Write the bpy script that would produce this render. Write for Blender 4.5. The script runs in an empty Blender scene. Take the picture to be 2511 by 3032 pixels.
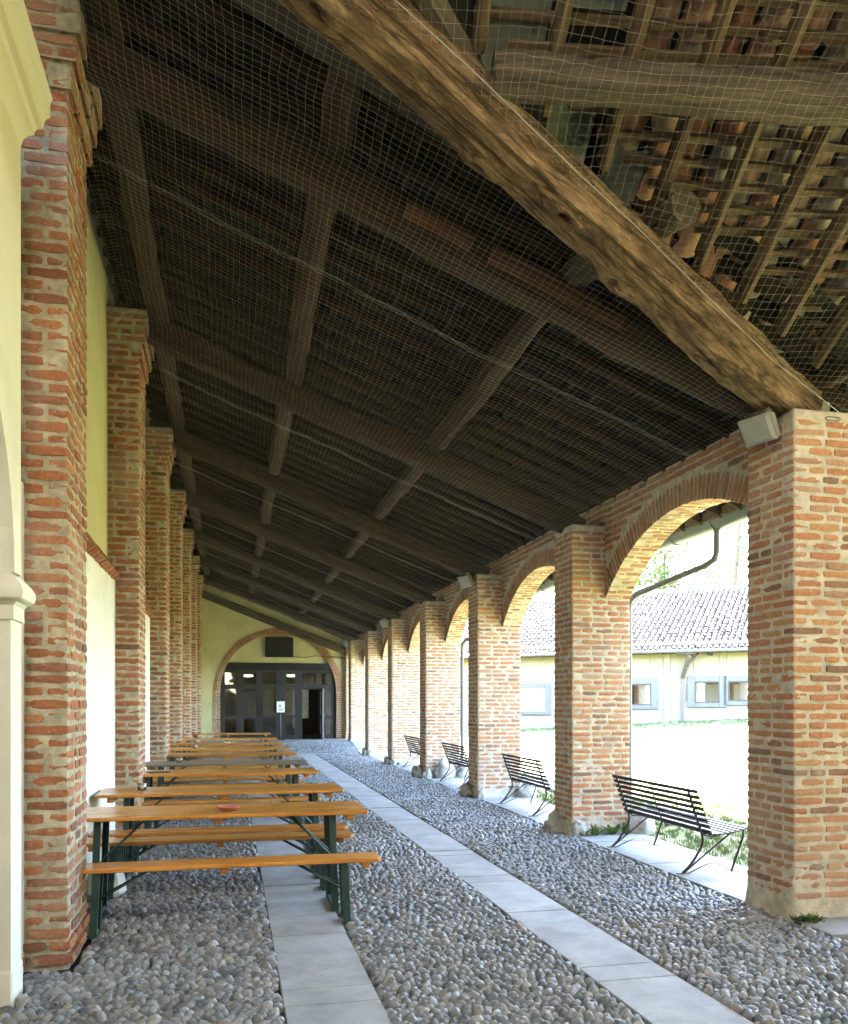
import bpy, math, random
import numpy as np
from mathutils import Vector, Matrix, noise, Euler

R = math.radians
random.seed(7)
rng = np.random.default_rng(7)
sc = bpy.context.scene
C = sc.collection

# ------------------------------------------------------------------ camera
PSI = math.atan(571.5 / 2483.0)
cam = bpy.data.cameras.new("camera")
cam.sensor_fit = 'HORIZONTAL'; cam.sensor_width = 36.0
cam.lens = 2483.0 / 2511.0 * 36.0
cam.shift_y = 565.0 / 2511.0
cam.clip_start = 0.05; cam.clip_end = 2000
camo = bpy.data.objects.new("camera", cam); C.objects.link(camo)
camo.location = (0, 0, 1.58); camo.rotation_euler = (R(90), 0, -PSI)
sc.camera = camo

# ------------------------------------------------------------------ world, sun, exposure
SUN_EL, SUN_AZ = R(34), R(-9)          # azimuth from +Y, negative towards -X
sd = Vector((math.sin(SUN_AZ) * math.cos(SUN_EL), math.cos(SUN_AZ) * math.cos(SUN_EL), math.sin(SUN_EL)))
w = bpy.data.worlds.new("World"); sc.world = w; w.use_nodes = True
nt = w.node_tree
bg = nt.nodes["Background"]
sky = nt.nodes.new("ShaderNodeTexSky"); sky.sky_type = 'NISHITA'; sky.sun_disc = False
sky.sun_elevation = SUN_EL; sky.sun_rotation = SUN_AZ
sky.air_density = 1.0; sky.dust_density = 1.6; sky.ozone_density = 1.0
nt.links.new(sky.outputs[0], bg.inputs[0]); bg.inputs[1].default_value = 0.12
sl = bpy.data.lights.new("sun", 'SUN'); sl.energy = 5.0; sl.angle = R(0.53); sl.color = (1.0, 0.94, 0.84)
so = bpy.data.objects.new("sun", sl); C.objects.link(so)
so.rotation_euler = (-sd).to_track_quat('-Z', 'Y').to_euler(); so.location = (0, 30, 40)
sc.view_settings.view_transform = 'Standard'; sc.view_settings.look = 'None'
sc.view_settings.exposure = 5.8; sc.view_settings.gamma = 1.0
sc.cycles.use_denoising = True
sc.cycles.max_bounces = 10; sc.cycles.diffuse_bounces = 6; sc.cycles.transparent_max_bounces = 12
sc.cycles.caustics_reflective = False; sc.cycles.caustics_refractive = False

# ------------------------------------------------------------------ materials
def ramp(nd, lk, fac, cols, interp='LINEAR', pos=None):
    r = nd.new("ShaderNodeValToRGB"); cr = r.color_ramp; cr.interpolation = interp
    n = len(cols)
    while len(cr.elements) < n: cr.elements.new(0.5)
    for i, c in enumerate(cols):
        cr.elements[i].position = pos[i] if pos else (i / max(1, n - 1))
        cr.elements[i].color = (c[0], c[1], c[2], 1)
    lk.new(fac, r.inputs[0]); return r.outputs[0]

def pmat(name, cols, rnd=None, coords='pos', scale=(1, 1, 1), ns=6.0, nvar=0.35, bump=0.3, bs=60.0, bdist=0.004,
         rough=0.85, spots=None, coat=0.0, spec=0.3, rr=0.0, metal=0.0, extra=None, ndetail=6.0):
    """cols: ramp colours; rnd: None (noise drives ramp), 'object' or 'island'"""
    m = bpy.data.materials.new(name); m.use_nodes = True
    nd, lk = m.node_tree.nodes, m.node_tree.links
    b = nd["Principled BSDF"]
    if coords == 'pos':
        p = nd.new("ShaderNodeNewGeometry").outputs["Position"]
    else:
        p = nd.new("ShaderNodeTexCoord").outputs["Object"]
    mp = nd.new("ShaderNodeMapping"); mp.inputs["Scale"].default_value = scale
    lk.new(p, mp.inputs["Vector"]); v = mp.outputs[0]
    if coords != 'pos':
        oi = nd.new("ShaderNodeObjectInfo"); ml = nd.new("ShaderNodeMath"); ml.operation = 'MULTIPLY'; ml.inputs[1].default_value = 37.0
        lk.new(oi.outputs["Random"], ml.inputs[0]); lk.new(ml.outputs[0], mp.inputs["Location"])
    def noi(s, det=ndetail, ro=0.6):
        n = nd.new("ShaderNodeTexNoise"); n.inputs["Scale"].default_value = s; n.inputs["Detail"].default_value = det
        n.inputs["Roughness"].default_value = ro; lk.new(v, n.inputs["Vector"]); return n.outputs["Fac"]
    def stretch(o, a, c):
        mr = nd.new("ShaderNodeMapRange"); mr.inputs[1].default_value = a; mr.inputs[2].default_value = c
        lk.new(o, mr.inputs[0]); return mr.outputs[0]
    n1 = noi(ns)
    if rnd == 'object':
        f = nd.new("ShaderNodeObjectInfo").outputs["Random"]
    elif rnd == 'island':
        f = nd.new("ShaderNodeNewGeometry").outputs["Random Per Island"]
    else:
        f = stretch(n1, 0.3, 0.7)
    col = ramp(nd, lk, f, cols)
    n2 = stretch(noi(ns * 2.7), 0.25, 0.75)
    mx = nd.new("ShaderNodeMix"); mx.data_type = 'RGBA'; mx.blend_type = 'MULTIPLY'
    mx.inputs[0].default_value = 1.0
    g = ramp(nd, lk, n2, [(1 - nvar,) * 3, (1 + nvar * 0.6,) * 3])
    lk.new(col, mx.inputs[6]); lk.new(g, mx.inputs[7]); col = mx.outputs[2]
    for sp in (spots or []):
        c2, s2, lo, hi, amt = sp
        mk = stretch(noi(s2, 4.0, 0.65), lo, hi)
        ma = nd.new("ShaderNodeMath"); ma.operation = 'MULTIPLY'; ma.inputs[1].default_value = amt; lk.new(mk, ma.inputs[0])
        mm = nd.new("ShaderNodeMix"); mm.data_type = 'RGBA'
        lk.new(ma.outputs[0], mm.inputs[0]); lk.new(col, mm.inputs[6]); mm.inputs[7].default_value = (*c2, 1); col = mm.outputs[2]
    if extra: col = extra(nd, lk, col)
    lk.new(col, b.inputs["Base Color"])
    b.inputs["Roughness"].default_value = rough
    if rr:
        ro = nd.new("ShaderNodeMapRange"); ro.inputs[1].default_value = .3; ro.inputs[2].default_value = .7
        ro.inputs[3].default_value = max(0.05, rough - rr); ro.inputs[4].default_value = min(1, rough + rr)
        lk.new(n1, ro.inputs[0]); lk.new(ro.outputs[0], b.inputs["Roughness"])
    b.inputs["Specular IOR Level"].default_value = spec
    b.inputs["Metallic"].default_value = metal
    if coat: b.inputs["Coat Weight"].default_value = coat; b.inputs["Coat Roughness"].default_value = 0.15
    if bump:
        bn = noi(bs, 5.0, 0.65)
        bp = nd.new("ShaderNodeBump"); bp.inputs["Strength"].default_value = bump; bp.inputs["Distance"].default_value = bdist
        lk.new(bn, bp.inputs["Height"]); lk.new(bp.outputs[0], b.inputs["Normal"])
    return m

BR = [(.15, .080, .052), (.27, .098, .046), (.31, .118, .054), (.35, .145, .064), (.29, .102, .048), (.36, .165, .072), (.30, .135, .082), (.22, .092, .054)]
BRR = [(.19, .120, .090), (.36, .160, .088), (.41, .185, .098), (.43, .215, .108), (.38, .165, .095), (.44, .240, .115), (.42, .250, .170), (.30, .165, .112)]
bspots = [((.42, .31, .235), 1.3, .50, .72, .55), ((.52, .45, .35), 55, .62, .72, .7), ((.50, .44, .33), 9, .60, .76, .5)]
MAT = {}
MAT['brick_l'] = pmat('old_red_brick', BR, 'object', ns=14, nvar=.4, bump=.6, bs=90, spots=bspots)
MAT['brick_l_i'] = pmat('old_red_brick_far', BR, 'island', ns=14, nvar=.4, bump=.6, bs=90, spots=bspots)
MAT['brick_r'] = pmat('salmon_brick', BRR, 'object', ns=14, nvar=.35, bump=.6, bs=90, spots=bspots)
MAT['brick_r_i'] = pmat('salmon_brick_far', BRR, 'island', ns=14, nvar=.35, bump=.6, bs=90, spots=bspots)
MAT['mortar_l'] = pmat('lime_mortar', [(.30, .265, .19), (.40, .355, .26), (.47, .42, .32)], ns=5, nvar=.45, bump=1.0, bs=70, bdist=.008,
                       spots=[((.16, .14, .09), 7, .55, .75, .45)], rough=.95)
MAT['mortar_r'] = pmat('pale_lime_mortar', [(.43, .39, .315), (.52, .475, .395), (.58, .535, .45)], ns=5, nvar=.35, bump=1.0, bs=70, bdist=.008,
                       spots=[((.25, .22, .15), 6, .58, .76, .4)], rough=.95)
def zfade(zlo, zhi, hicol):
    def fx(nd, lk, col):
        g = nd.new("ShaderNodeNewGeometry"); s = nd.new("ShaderNodeSeparateXYZ"); lk.new(g.outputs["Position"], s.inputs[0])
        mr = nd.new("ShaderNodeMapRange"); mr.interpolation_type = 'SMOOTHSTEP'
        mr.inputs[1].default_value = zlo; mr.inputs[2].default_value = zhi; lk.new(s.outputs["Z"], mr.inputs[0])
        mm = nd.new("ShaderNodeMix"); mm.data_type = 'RGBA'; lk.new(mr.outputs[0], mm.inputs[0]); lk.new(col, mm.inputs[6])
        mm.inputs[7].default_value = (*hicol, 1); return mm.outputs[2]
    return fx
WHITE = [(.58, .57, .51), (.63, .62, .565), (.66, .65, .60)]
YEL = [(.44, .405, .225), (.48, .44, .25), (.51, .47, .28)]
MAT['white_plaster'] = pmat('white_limewash', WHITE, ns=1.4, nvar=.07, bump=.25, bs=45, rough=.92, spots=[((.40, .37, .29), 2.2, .56, .80, .55), ((.30, .28, .23), 7.0, .64, .78, .4)])
MAT['yellow_plaster'] = pmat('yellow_limewash', YEL, ns=1.2, nvar=.10, bump=.25, bs=45, rough=.92, spots=[((.33, .30, .15), 1.7, .55, .80, .5), ((.28, .26, .15), 8.0, .64, .80, .35)])
MAT['cream'] = pmat('cream_stucco', [(.59, .575, .49), (.63, .615, .53), (.66, .645, .56)], ns=2, nvar=.06, bump=.25, bs=60, rough=.85,
                    spots=[((.6, .57, .42), 3.0, .6, .8, .35)], extra=zfade(3.2, 4.6, (.57, .53, .385)))
MAT['slab'] = pmat('grey_granite_slab', [(.275, .276, .268), (.305, .306, .298), (.29, .29, .282), (.32, .32, .312)], 'object', ns=1.3, nvar=.36, bump=.35, bs=160, bdist=.002, rough=.72,
                   spots=[((.08, .08, .08), 75, .60, .70, .55), ((.55, .55, .53), 62, .61, .70, .55), ((.13, .128, .12), 2.6, .54, .74, .5), ((.40, .40, .385), 5.0, .60, .75, .4)])
MAT['bed'] = pmat('dark_bedding_soil', [(.018, .017, .015), (.04, .037, .032)], ns=20, bump=.8, bs=90, rough=.95)
PEB = [(.072, .080, .085), (.18, .183, .182), (.235, .228, .212), (.12, .136, .150), (.31, .308, .295), (.19, .172, .160), (.10, .108, .112), (.26, .266, .266)]
MAT['pebble'] = pmat('river_pebble', PEB, 'object', ns=30, nvar=.3, bump=.25, bs=140, bdist=.002, rough=.55, spec=.4, rr=.12,
                     spots=[((.45, .43, .40), 60, .62, .74, .35)])
MAT['wood_dark'] = pmat('dark_old_timber', [(.015, .0064, .0028), (.033, .0138, .0056), (.056, .0245, .0097)], coords='obj', scale=(.7, 9, 9), ns=2.2, nvar=.5,
                        bump=.9, bs=6, bdist=.02, rough=.85, spots=[((.03, .018, .012), 1.6, .58, .78, .6)])
MAT['wood_red'] = pmat('reddish_timber', [(.050, .020, .010), (.095, .038, .018), (.125, .052, .025)], coords='obj', scale=(.7, 9, 9), ns=2.2, nvar=.4,
                       bump=.8, bs=6, bdist=.015, rough=.85)
MAT['wood_rafter'] = pmat('deep_brown_rafter_wood', [(.0150, .0069, .0032), (.028, .0127, .0057), (.042, .0192, .0087)], coords='obj', scale=(.7, 9, 9), ns=2.2, nvar=.5, bump=.6, bs=6, bdist=.01, rough=.9)  # arcade rafters, one very dark brown tone
MAT['wood_pale'] = pmat('pale_rafter_wood', [(.085, .060, .036), (.145, .102, .061), (.20, .142, .088)], coords='obj', scale=(.8, 12, 12), ns=2.5, nvar=.4,
                        bump=.6, bs=8, bdist=.006, rough=.85, spots=[((.09, .06, .035), 1.5, .58, .8, .5)])
MAT['wood_grey'] = pmat('grey_log', [(0.0450, 0.0360, 0.0255), (0.0863, 0.0690, 0.0495), (0.1275, 0.1035, 0.0750)], coords='obj', scale=(.8, 8, 8), ns=2.5, nvar=.4,
                        bump=.9, bs=7, bdist=.02, rough=.88)
TL = [(.25, .12, .08), (.40, .19, .12), (.44, .26, .18), (.35, .28, .21), (.24, .22, .19), (.46, .38, .30)]
MAT['tile'] = pmat('clay_tile', TL, 'object', ns=18, nvar=.4, bump=.4, bs=80, rough=.9, spots=[((.16, .17, .13), 8, .58, .76, .5)])
MAT['tile_i'] = pmat('clay_tile_far', TL, 'island', ns=18, nvar=.4, bump=.4, bs=80, rough=.9, spots=[((.16, .17, .13), 8, .58, .76, .5)])
TG = [(.085, .062, .049), (.118, .089, .070), (.072, .054, .043), (.15, .120, .098), (.098, .071, .054)]
MAT['ftile'] = pmat('weathered_tile', TG, 'object', ns=5, nvar=.35, bump=.3, bs=40, rough=.9, spots=[((.06, .058, .056), 1.1, .56, .74, .55)])
MAT['ftile_i'] = pmat('weathered_tile_far', TG, 'island', ns=5, nvar=.35, bump=.3, bs=40, rough=.9, spots=[((.06, .058, .056), 1.1, .56, .74, .55)])
MAT['tile_black'] = pmat('near_black_tile_underside', [(.009, .007, .006), (.015, .011, .009), (.024, .014, .010), (.012, .011, .010)], 'island', ns=18, nvar=.4, bump=.4, bs=80, rough=.95)  # arcade tiles and battens coloured near black, much darker than clay_tile
MAT['dark'] = pmat('matt_dark', [(.03, .025, .022), (.05, .042, .036)], ns=5, bump=0, rough=.95)  # for the added light-blocking sheets, hall shell and far roof base
MAT['net'] = pmat('white_net_cord', [(.34, .34, .335), (.43, .43, .425)], ns=8, nvar=.2, bump=0, rough=.7)
MAT['varnish_grey'] = pmat('weathered_grey_pine', [(.13, .105, .075), (.19, .155, .115), (.23, .19, .14)], coords='obj', scale=(1, 16, 16), ns=1.6, nvar=.3,
                           bump=.2, bs=10, bdist=.002, rough=.55, spots=[((.3, .17, .06), 1.0, .6, .8, .4)])
MAT['green_steel'] = pmat('dark_green_steel', [(.012, .040, .034), (.018, .055, .046)], ns=9, nvar=.3, bump=.1, bs=80, rough=.42, spec=.5,
                          spots=[((.25, .25, .22), 45, .70, .76, .5)])
MAT['iron'] = pmat('dark_wrought_iron', [(.030, .026, .024), (.055, .047, .042)], ns=14, nvar=.4, bump=.2, bs=120, rough=.55, spec=.5)
MAT['slatwood'] = pmat('dark_brown_slat', [(.040, .028, .022), (.075, .052, .040)], ns=16, nvar=.4, bump=.3, bs=70, rough=.6)
MAT['stone'] = pmat('guard_stone', [(.30, .285, .25), (.42, .40, .36), (.48, .46, .42)], ns=6, nvar=.35, bump=.9, bs=35, bdist=.012, rough=.93,
                    spots=[((.17, .16, .11), 5, .56, .76, .5)])
MAT['lamp'] = pmat('pale_lamp_glass', [(.27, .28, .25), (.33, .34, .30)], ns=6, nvar=.1, bump=0, rough=.35, spec=.5)
MAT['lamp_body'] = pmat('grey_lamp_housing', [(.20, .205, .19), (.26, .265, .245)], ns=6, nvar=.12, bump=.1, bs=60, rough=.5)
MAT['gutter'] = pmat('green_grey_gutter', [(.045, .062, .043), (.065, .085, .060)], ns=5, nvar=.2, bump=.05, rough=.4, spec=.5)
MAT['pipe'] = pmat('grey_zinc_pipe', [(.075, .077, .075), (.105, .107, .104)], ns=6, nvar=.2, bump=.05, rough=.42, spec=.5)
MAT['copper'] = pmat('brown_downpipe', [(.13, .085, .07), (.19, .13, .11)], ns=6, nvar=.2, bump=.05, rough=.5)
MAT['door'] = pmat('charcoal_door_frame', [(.010, .0095, .0095), (.016, .0155, .0155)], ns=6, nvar=.2, bump=.05, rough=.45, spec=.45)
MAT['door_light'] = pmat('grey_door_edge', [(.22, .22, .23), (.27, .27, .28)], ns=6, nvar=.15, bump=0, rough=.4)
MAT['black'] = pmat('matt_black_box', [(.010, .010, .011), (.016, .016, .017)], ns=6, bump=0, rough=.7)
MAT['paper'] = pmat('white_paper', [(.74, .74, .74), (.8, .8, .8)], ns=6, nvar=.03, bump=0, rough=.8)
MAT['ink'] = pmat('grey_print', [(.28, .28, .30), (.36, .36, .38)], ns=6, bump=0, rough=.8)
MAT['curtain'] = pmat('grey_beige_curtain', [(.62, .58, .48), (.74, .70, .60)], ns=3, nvar=.3, bump=0, rough=.95)
MAT['terra'] = pmat('terracotta', [(.42, .14, .085), (.52, .19, .12)], ns=14, nvar=.25, bump=.2, bs=80, rough=.75)
MAT['grey_sheet'] = pmat('grey_green_sheet', [(.17, .20, .175), (.23, .26, .23)], ns=2.5, nvar=.2, bump=.1, bs=30, rough=.6)
MAT['stone_trim'] = pmat('grey_stone_trim', [(.125, .113, .096), (.15, .137, .118)], ns=5, nvar=.1, bump=.1, bs=40, rough=.85)
MAT['lawn'] = pmat('dry_sunny_lawn', [(.045, .072, .014), (.105, .125, .038), (.19, .175, .085), (.095, .118, .034)], ns=1.1, nvar=.45, bump=.6, bs=60, bdist=.02, rough=.9,
                   spots=[((.22, .19, .09), .7, .60, .78, .5), ((.24, .21, .03), 26, .66, .74, .5)])
MAT['blade'] = pmat('grass_blade', [(.045, .085, .014), (.075, .115, .024), (.12, .14, .045)], 'object', ns=3, nvar=.35, bump=0, rough=.75)
MAT['leaf'] = pmat('sunlit_leaf', [(.022, .050, .008), (.042, .078, .014), (.065, .095, .020)], 'island', ns=.9, nvar=.4, bump=0, rough=.6)
MAT['weed'] = pmat('weed_leaf', [(.07, .13, .025), (.13, .19, .045)], 'island', ns=9, nvar=.3, bump=0, rough=.6)
MAT['bark'] = pmat('grey_bark', [(.085, .07, .055), (.15, .125, .10)], ns=7, nvar=.4, bump=.8, bs=25, bdist=.03, rough=.95)
MAT['white_block'] = pmat('white_concrete', [(.52, .53, .50), (.62, .63, .60)], ns=4, nvar=.15, bump=.3, bs=70, rough=.85)

def cracks(nd, lk, col):
    tc = nd.new("ShaderNodeTexCoord"); mp = nd.new("ShaderNodeMapping"); mp.inputs["Scale"].default_value = (.62, 8.5, 8.5); lk.new(tc.outputs["Object"], mp.inputs["Vector"])
    nn = nd.new("ShaderNodeTexNoise"); nn.inputs["Scale"].default_value = 2.0; nn.inputs["Detail"].default_value = 5; lk.new(mp.outputs[0], nn.inputs["Vector"])
    mv = nd.new("ShaderNodeMix"); mv.data_type = 'VECTOR'; mv.inputs[0].default_value = .28; lk.new(mp.outputs[0], mv.inputs[4]); lk.new(nn.outputs["Color"], mv.inputs[5])
    vo = nd.new("ShaderNodeTexVoronoi"); vo.feature = 'DISTANCE_TO_EDGE'; vo.inputs["Scale"].default_value = 1.9; lk.new(mv.outputs[1], vo.inputs["Vector"])
    mr = nd.new("ShaderNodeMapRange"); mr.inputs[1].default_value = .008; mr.inputs[2].default_value = .05; mr.inputs[3].default_value = .70; mr.inputs[4].default_value = 0; lk.new(vo.outputs["Distance"], mr.inputs[0])
    mm = nd.new("ShaderNodeMix"); mm.data_type = 'RGBA'; lk.new(mr.outputs[0], mm.inputs[0]); lk.new(col, mm.inputs[6]); mm.inputs[7].default_value = (.018, .010, .005, 1)
    return mm.outputs[2]
def boardvar(nd, lk, col):
    oi = nd.new("ShaderNodeObjectInfo"); c = ramp(nd, lk, oi.outputs["Random"], [(.70, .66, .60), (1.08, 1.0, .9), (.86, .88, .92), (1.15, 1.1, 1.0)])
    mm = nd.new("ShaderNodeMix"); mm.data_type = 'RGBA'; mm.blend_type = 'MULTIPLY'; mm.inputs[0].default_value = 1.0
    lk.new(col, mm.inputs[6]); lk.new(c, mm.inputs[7]); return mm.outputs[2]
MAT['wood_big'] = pmat('ochre_trunk', [(.078, .048, .028), (.18, .112, .062), (.27, .172, .098), (.39, .27, .17)], coords='obj', scale=(1.6, 6, 6), ns=2.0, nvar=.6, ndetail=12.0,
                       bump=1.0, bs=9, bdist=.05, rough=.85, spots=[((.24, .11, .05), .9, .58, .75, .5), ((.030, .018, .010), 1.7, .55, .70, .8), ((.42, .31, .18), 11.0, .58, .70, .5)], extra=cracks)
MAT['varnish'] = pmat('varnished_pine', [(.40, .155, .026), (.52, .225, .042), (.58, .28, .06)], coords='obj', scale=(1, 16, 16), ns=1.6, nvar=.3,
                      bump=.12, bs=10, bdist=.001, rough=.34, coat=.3, spec=.4, rr=.12, spots=[((.22, .09, .028), 1.2, .56, .74, .5), ((.62, .40, .16), 14, .60, .7, .4), ((.16, .08, .035), 4.0, .63, .72, .5)], extra=boardvar)
def translucent(m, f):
    nd, lk = m.node_tree.nodes, m.node_tree.links; b = nd["Principled BSDF"]
    t = nd.new("ShaderNodeBsdfTranslucent"); lk.new(b.inputs["Base Color"].links[0].from_socket, t.inputs[0])
    mx = nd.new("ShaderNodeMixShader"); mx.inputs[0].default_value = f
    lk.new(b.outputs[0], mx.inputs[1]); lk.new(t.outputs[0], mx.inputs[2]); lk.new(mx.outputs[0], nd["Material Output"].inputs[0])
translucent(MAT['leaf'], .35); translucent(MAT['blade'], .4); translucent(MAT['weed'], .3)
def glassmat(name, tint=(1, 1, 1), fac=0.12, rough=0.02):
    m = bpy.data.materials.new(name); m.use_nodes = True
    nd, lk = m.node_tree.nodes, m.node_tree.links
    nd.remove(nd["Principled BSDF"])
    t = nd.new("ShaderNodeBsdfTransparent"); t.inputs[0].default_value = (*tint, 1)
    g = nd.new("ShaderNodeBsdfGlossy"); g.inputs["Roughness"].default_value = rough
    lw = nd.new("ShaderNodeFresnel"); lw.inputs[0].default_value = 1.5
    ad = nd.new("ShaderNodeMath"); ad.operation = 'ADD'; ad.inputs[1].default_value = fac; lk.new(lw.outputs[0], ad.inputs[0])
    mx = nd.new("ShaderNodeMixShader"); lk.new(ad.outputs[0], mx.inputs[0]); lk.new(t.outputs[0], mx.inputs[1]); lk.new(g.outputs[0], mx.inputs[2])
    lk.new(mx.outputs[0], nd["Material Output"].inputs[0]); return m
MAT['glass'] = glassmat('window_glass', (.62, .64, .63), .03)
MAT['mirror_glass'] = glassmat('reflecting_window_glass', (.25, .27, .27), .55)
MAT['jar'] = glassmat('jar_glass', (.9, .92, .9), .12)
em = bpy.data.materials.new('lit_lamp'); em.use_nodes = True
em.node_tree.nodes["Principled BSDF"].inputs["Emission Color"].default_value = (1, .96, .88, 1)
em.node_tree.nodes["Principled BSDF"].inputs["Emission Strength"].default_value = 0.18
MAT['lit'] = em

# ------------------------------------------------------------------ mesh helpers
class MB:
    def __init__(s): s.v = []; s.f = []; s.n = 0
    def add(s, verts, faces):
        s.v.append(np.asarray(verts, float).reshape(-1, 3)); o = s.n
        s.f.extend([tuple(i + o for i in f) for f in faces]); s.n += len(s.v[-1]); return s
    def box(s, x0, x1, y0, y1, z0, z1):
        return s.add([(x0, y0, z0), (x1, y0, z0), (x1, y1, z0), (x0, y1, z0), (x0, y0, z1), (x1, y0, z1), (x1, y1, z1), (x0, y1, z1)],
                     [(0, 3, 2, 1), (4, 5, 6, 7), (0, 1, 5, 4), (1, 2, 6, 5), (2, 3, 7, 6), (3, 0, 4, 7)])
    def cbox(s, x0, x1, y0, y1, z0, z1, b=.004):
        c = np.array([(x0 + x1) / 2, (y0 + y1) / 2, (z0 + z1) / 2]); h = np.array([(x1 - x0) / 2, (y1 - y0) / 2, (z1 - z0) / 2])
        V = []; idx = {}
        for sx in (-1, 1):
            for sy in (-1, 1):
                for sz in (-1, 1):
                    for ax in range(3):
                        d = h - b; d = d.copy(); d[ax] = h[ax]
                        idx[(sx, sy, sz, ax)] = len(V); V.append(c + d * np.array([sx, sy, sz]))
        F = []
        S = [(-1, -1), (1, -1), (1, 1), (-1, 1)]
        def key(ax, sg, a, bb):
            t = [0, 0, 0]; t[ax] = sg; o = [i for i in range(3) if i != ax]; t[o[0]] = a; t[o[1]] = bb; return tuple(t)
        for ax in range(3):
            for sg in (-1, 1):
                q = [idx[(*key(ax, sg, a, bb), ax)] for a, bb in S]
                if (sg > 0) == (ax == 1): q = q[::-1]
                F.append(tuple(q))
        for ax in range(3):       # edges along ax
            o = [i for i in range(3) if i != ax]
            for a in (-1, 1):
                for bb in (-1, 1):
                    def k(sv):
                        t = [0, 0, 0]; t[ax] = sv; t[o[0]] = a; t[o[1]] = bb; return tuple(t)
                    F.append((idx[(*k(-1), o[0])], idx[(*k(1), o[0])], idx[(*k(1), o[1])], idx[(*k(-1), o[1])]))
        for sx in (-1, 1):
            for sy in (-1, 1):
                for sz in (-1, 1):
                    F.append(tuple(idx[(sx, sy, sz, a)] for a in range(3)))
        return s.add(V, F)
    def tube(s, pts, r, n=8, caps=True, flat=None):
        P = [Vector(p) for p in pts]; m = len(P); rr = r if hasattr(r, '__len__') else [r] * m
        V = []; up = Vector((0, 0, 1)); prev = None
        for i in range(m):
            t = (P[min(i + 1, m - 1)] - P[max(i - 1, 0)]).normalized()
            if prev is None:
                a = t.cross(up)
                if a.length < 1e-3: a = t.cross(Vector((0, 1, 0)))
                a.normalize()
            else:
                a = (prev - t * prev.dot(t)).normalized()
            b = t.cross(a); prev = a
            for k in range(n):
                an = 2 * math.pi * k / n
                f1, f2 = (flat if flat else (1, 1))
                V.append(P[i] + a * (math.cos(an) * rr[i] * f1) + b * (math.sin(an) * rr[i] * f2))
        F = []
        for i in range(m - 1):
            for k in range(n):
                F.append((i * n + k, i * n + (k + 1) % n, (i + 1) * n + (k + 1) % n, (i + 1) * n + k))
        if caps:
            F.append(tuple(range(n))[::-1]); F.append(tuple((m - 1) * n + k for k in range(n)))
        return s.add(V, F)
    def lathe(s, prof, n=20, c=(0, 0, 0)):
        V = []; m = len(prof)
        for r_, z in prof:
            for k in range(n):
                a = 2 * math.pi * k / n; V.append((c[0] + r_ * math.cos(a), c[1] + r_ * math.sin(a), c[2] + z))
        F = [(i * n + k, i * n + (k + 1) % n, (i + 1) * n + (k + 1) % n, (i + 1) * n + k) for i in range(m - 1) for k in range(n)]
        F.append(tuple(range(n))[::-1]); F.append(tuple((m - 1) * n + k for k in range(n)))
        return s.add(V, F)
    def extrude_profile(s, prof, y0, y1):
        """closed profile of (x,z) extruded along y"""
        m = len(prof)
        V = [(x, y0, z) for x, z in prof] + [(x, y1, z) for x, z in prof]
        F = [(i, (i + 1) % m, m + (i + 1) % m, m + i) for i in range(m)]
        F.append(tuple(range(m))[::-1]); F.append(tuple(range(m, 2 * m)))
        return s.add(V, F)
    def mesh(s, name, mat=None, smooth=False, sharp=None):
        me = bpy.data.meshes.new(name)
        V = np.concatenate(s.v) if s.v else np.zeros((0, 3))
        me.from_pydata(V.tolist(), [], s.f); me.update()
        if mat is not None: me.materials.append(mat if not isinstance(mat, str) else MAT[mat])
        if smooth:
            me.polygons.foreach_set("use_smooth", np.ones(len(me.polygons), bool))
            if sharp: me.set_sharp_from_angle(angle=R(sharp))
        return me

WM = {}
def link(name, data, parent=None, M=None):
    o = bpy.data.objects.new(name, data); C.objects.link(o)
    M = M if M is not None else Matrix.Identity(4)
    WM[o] = M
    if parent is not None:
        o.parent = parent; o.matrix_parent_inverse = WM[parent].inverted()
    o.matrix_basis = M
    return o
def tag(o, label=None, cat=None, group=None, kind=None):
    if label: o["label"] = label
    if cat: o["category"] = cat
    if group: o["group"] = group
    if kind: o["kind"] = kind
    return o
def thing(name, label, cat, loc=(0, 0, 0), group=None, rotz=0.0):
    o = link(name, None, None, Matrix.Translation(loc) @ Matrix.Rotation(rotz, 4, 'Z'))
    o.empty_display_size = .1
    return tag(o, label, cat, group)
def T(x, y, z): return Matrix.Translation((x, y, z))
def S(x, y, z): return Matrix.Diagonal((x, y, z, 1))
def nz(x, y, z, s=1.0, off=0.0): return noise.noise(Vector((x * s + off, y * s + off * 1.7, z * s - off)))
def recalc(me):
    import bmesh
    bm = bmesh.new(); bm.from_mesh(me); bmesh.ops.recalc_face_normals(bm, faces=bm.faces); bm.to_mesh(me); bm.free()

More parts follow.
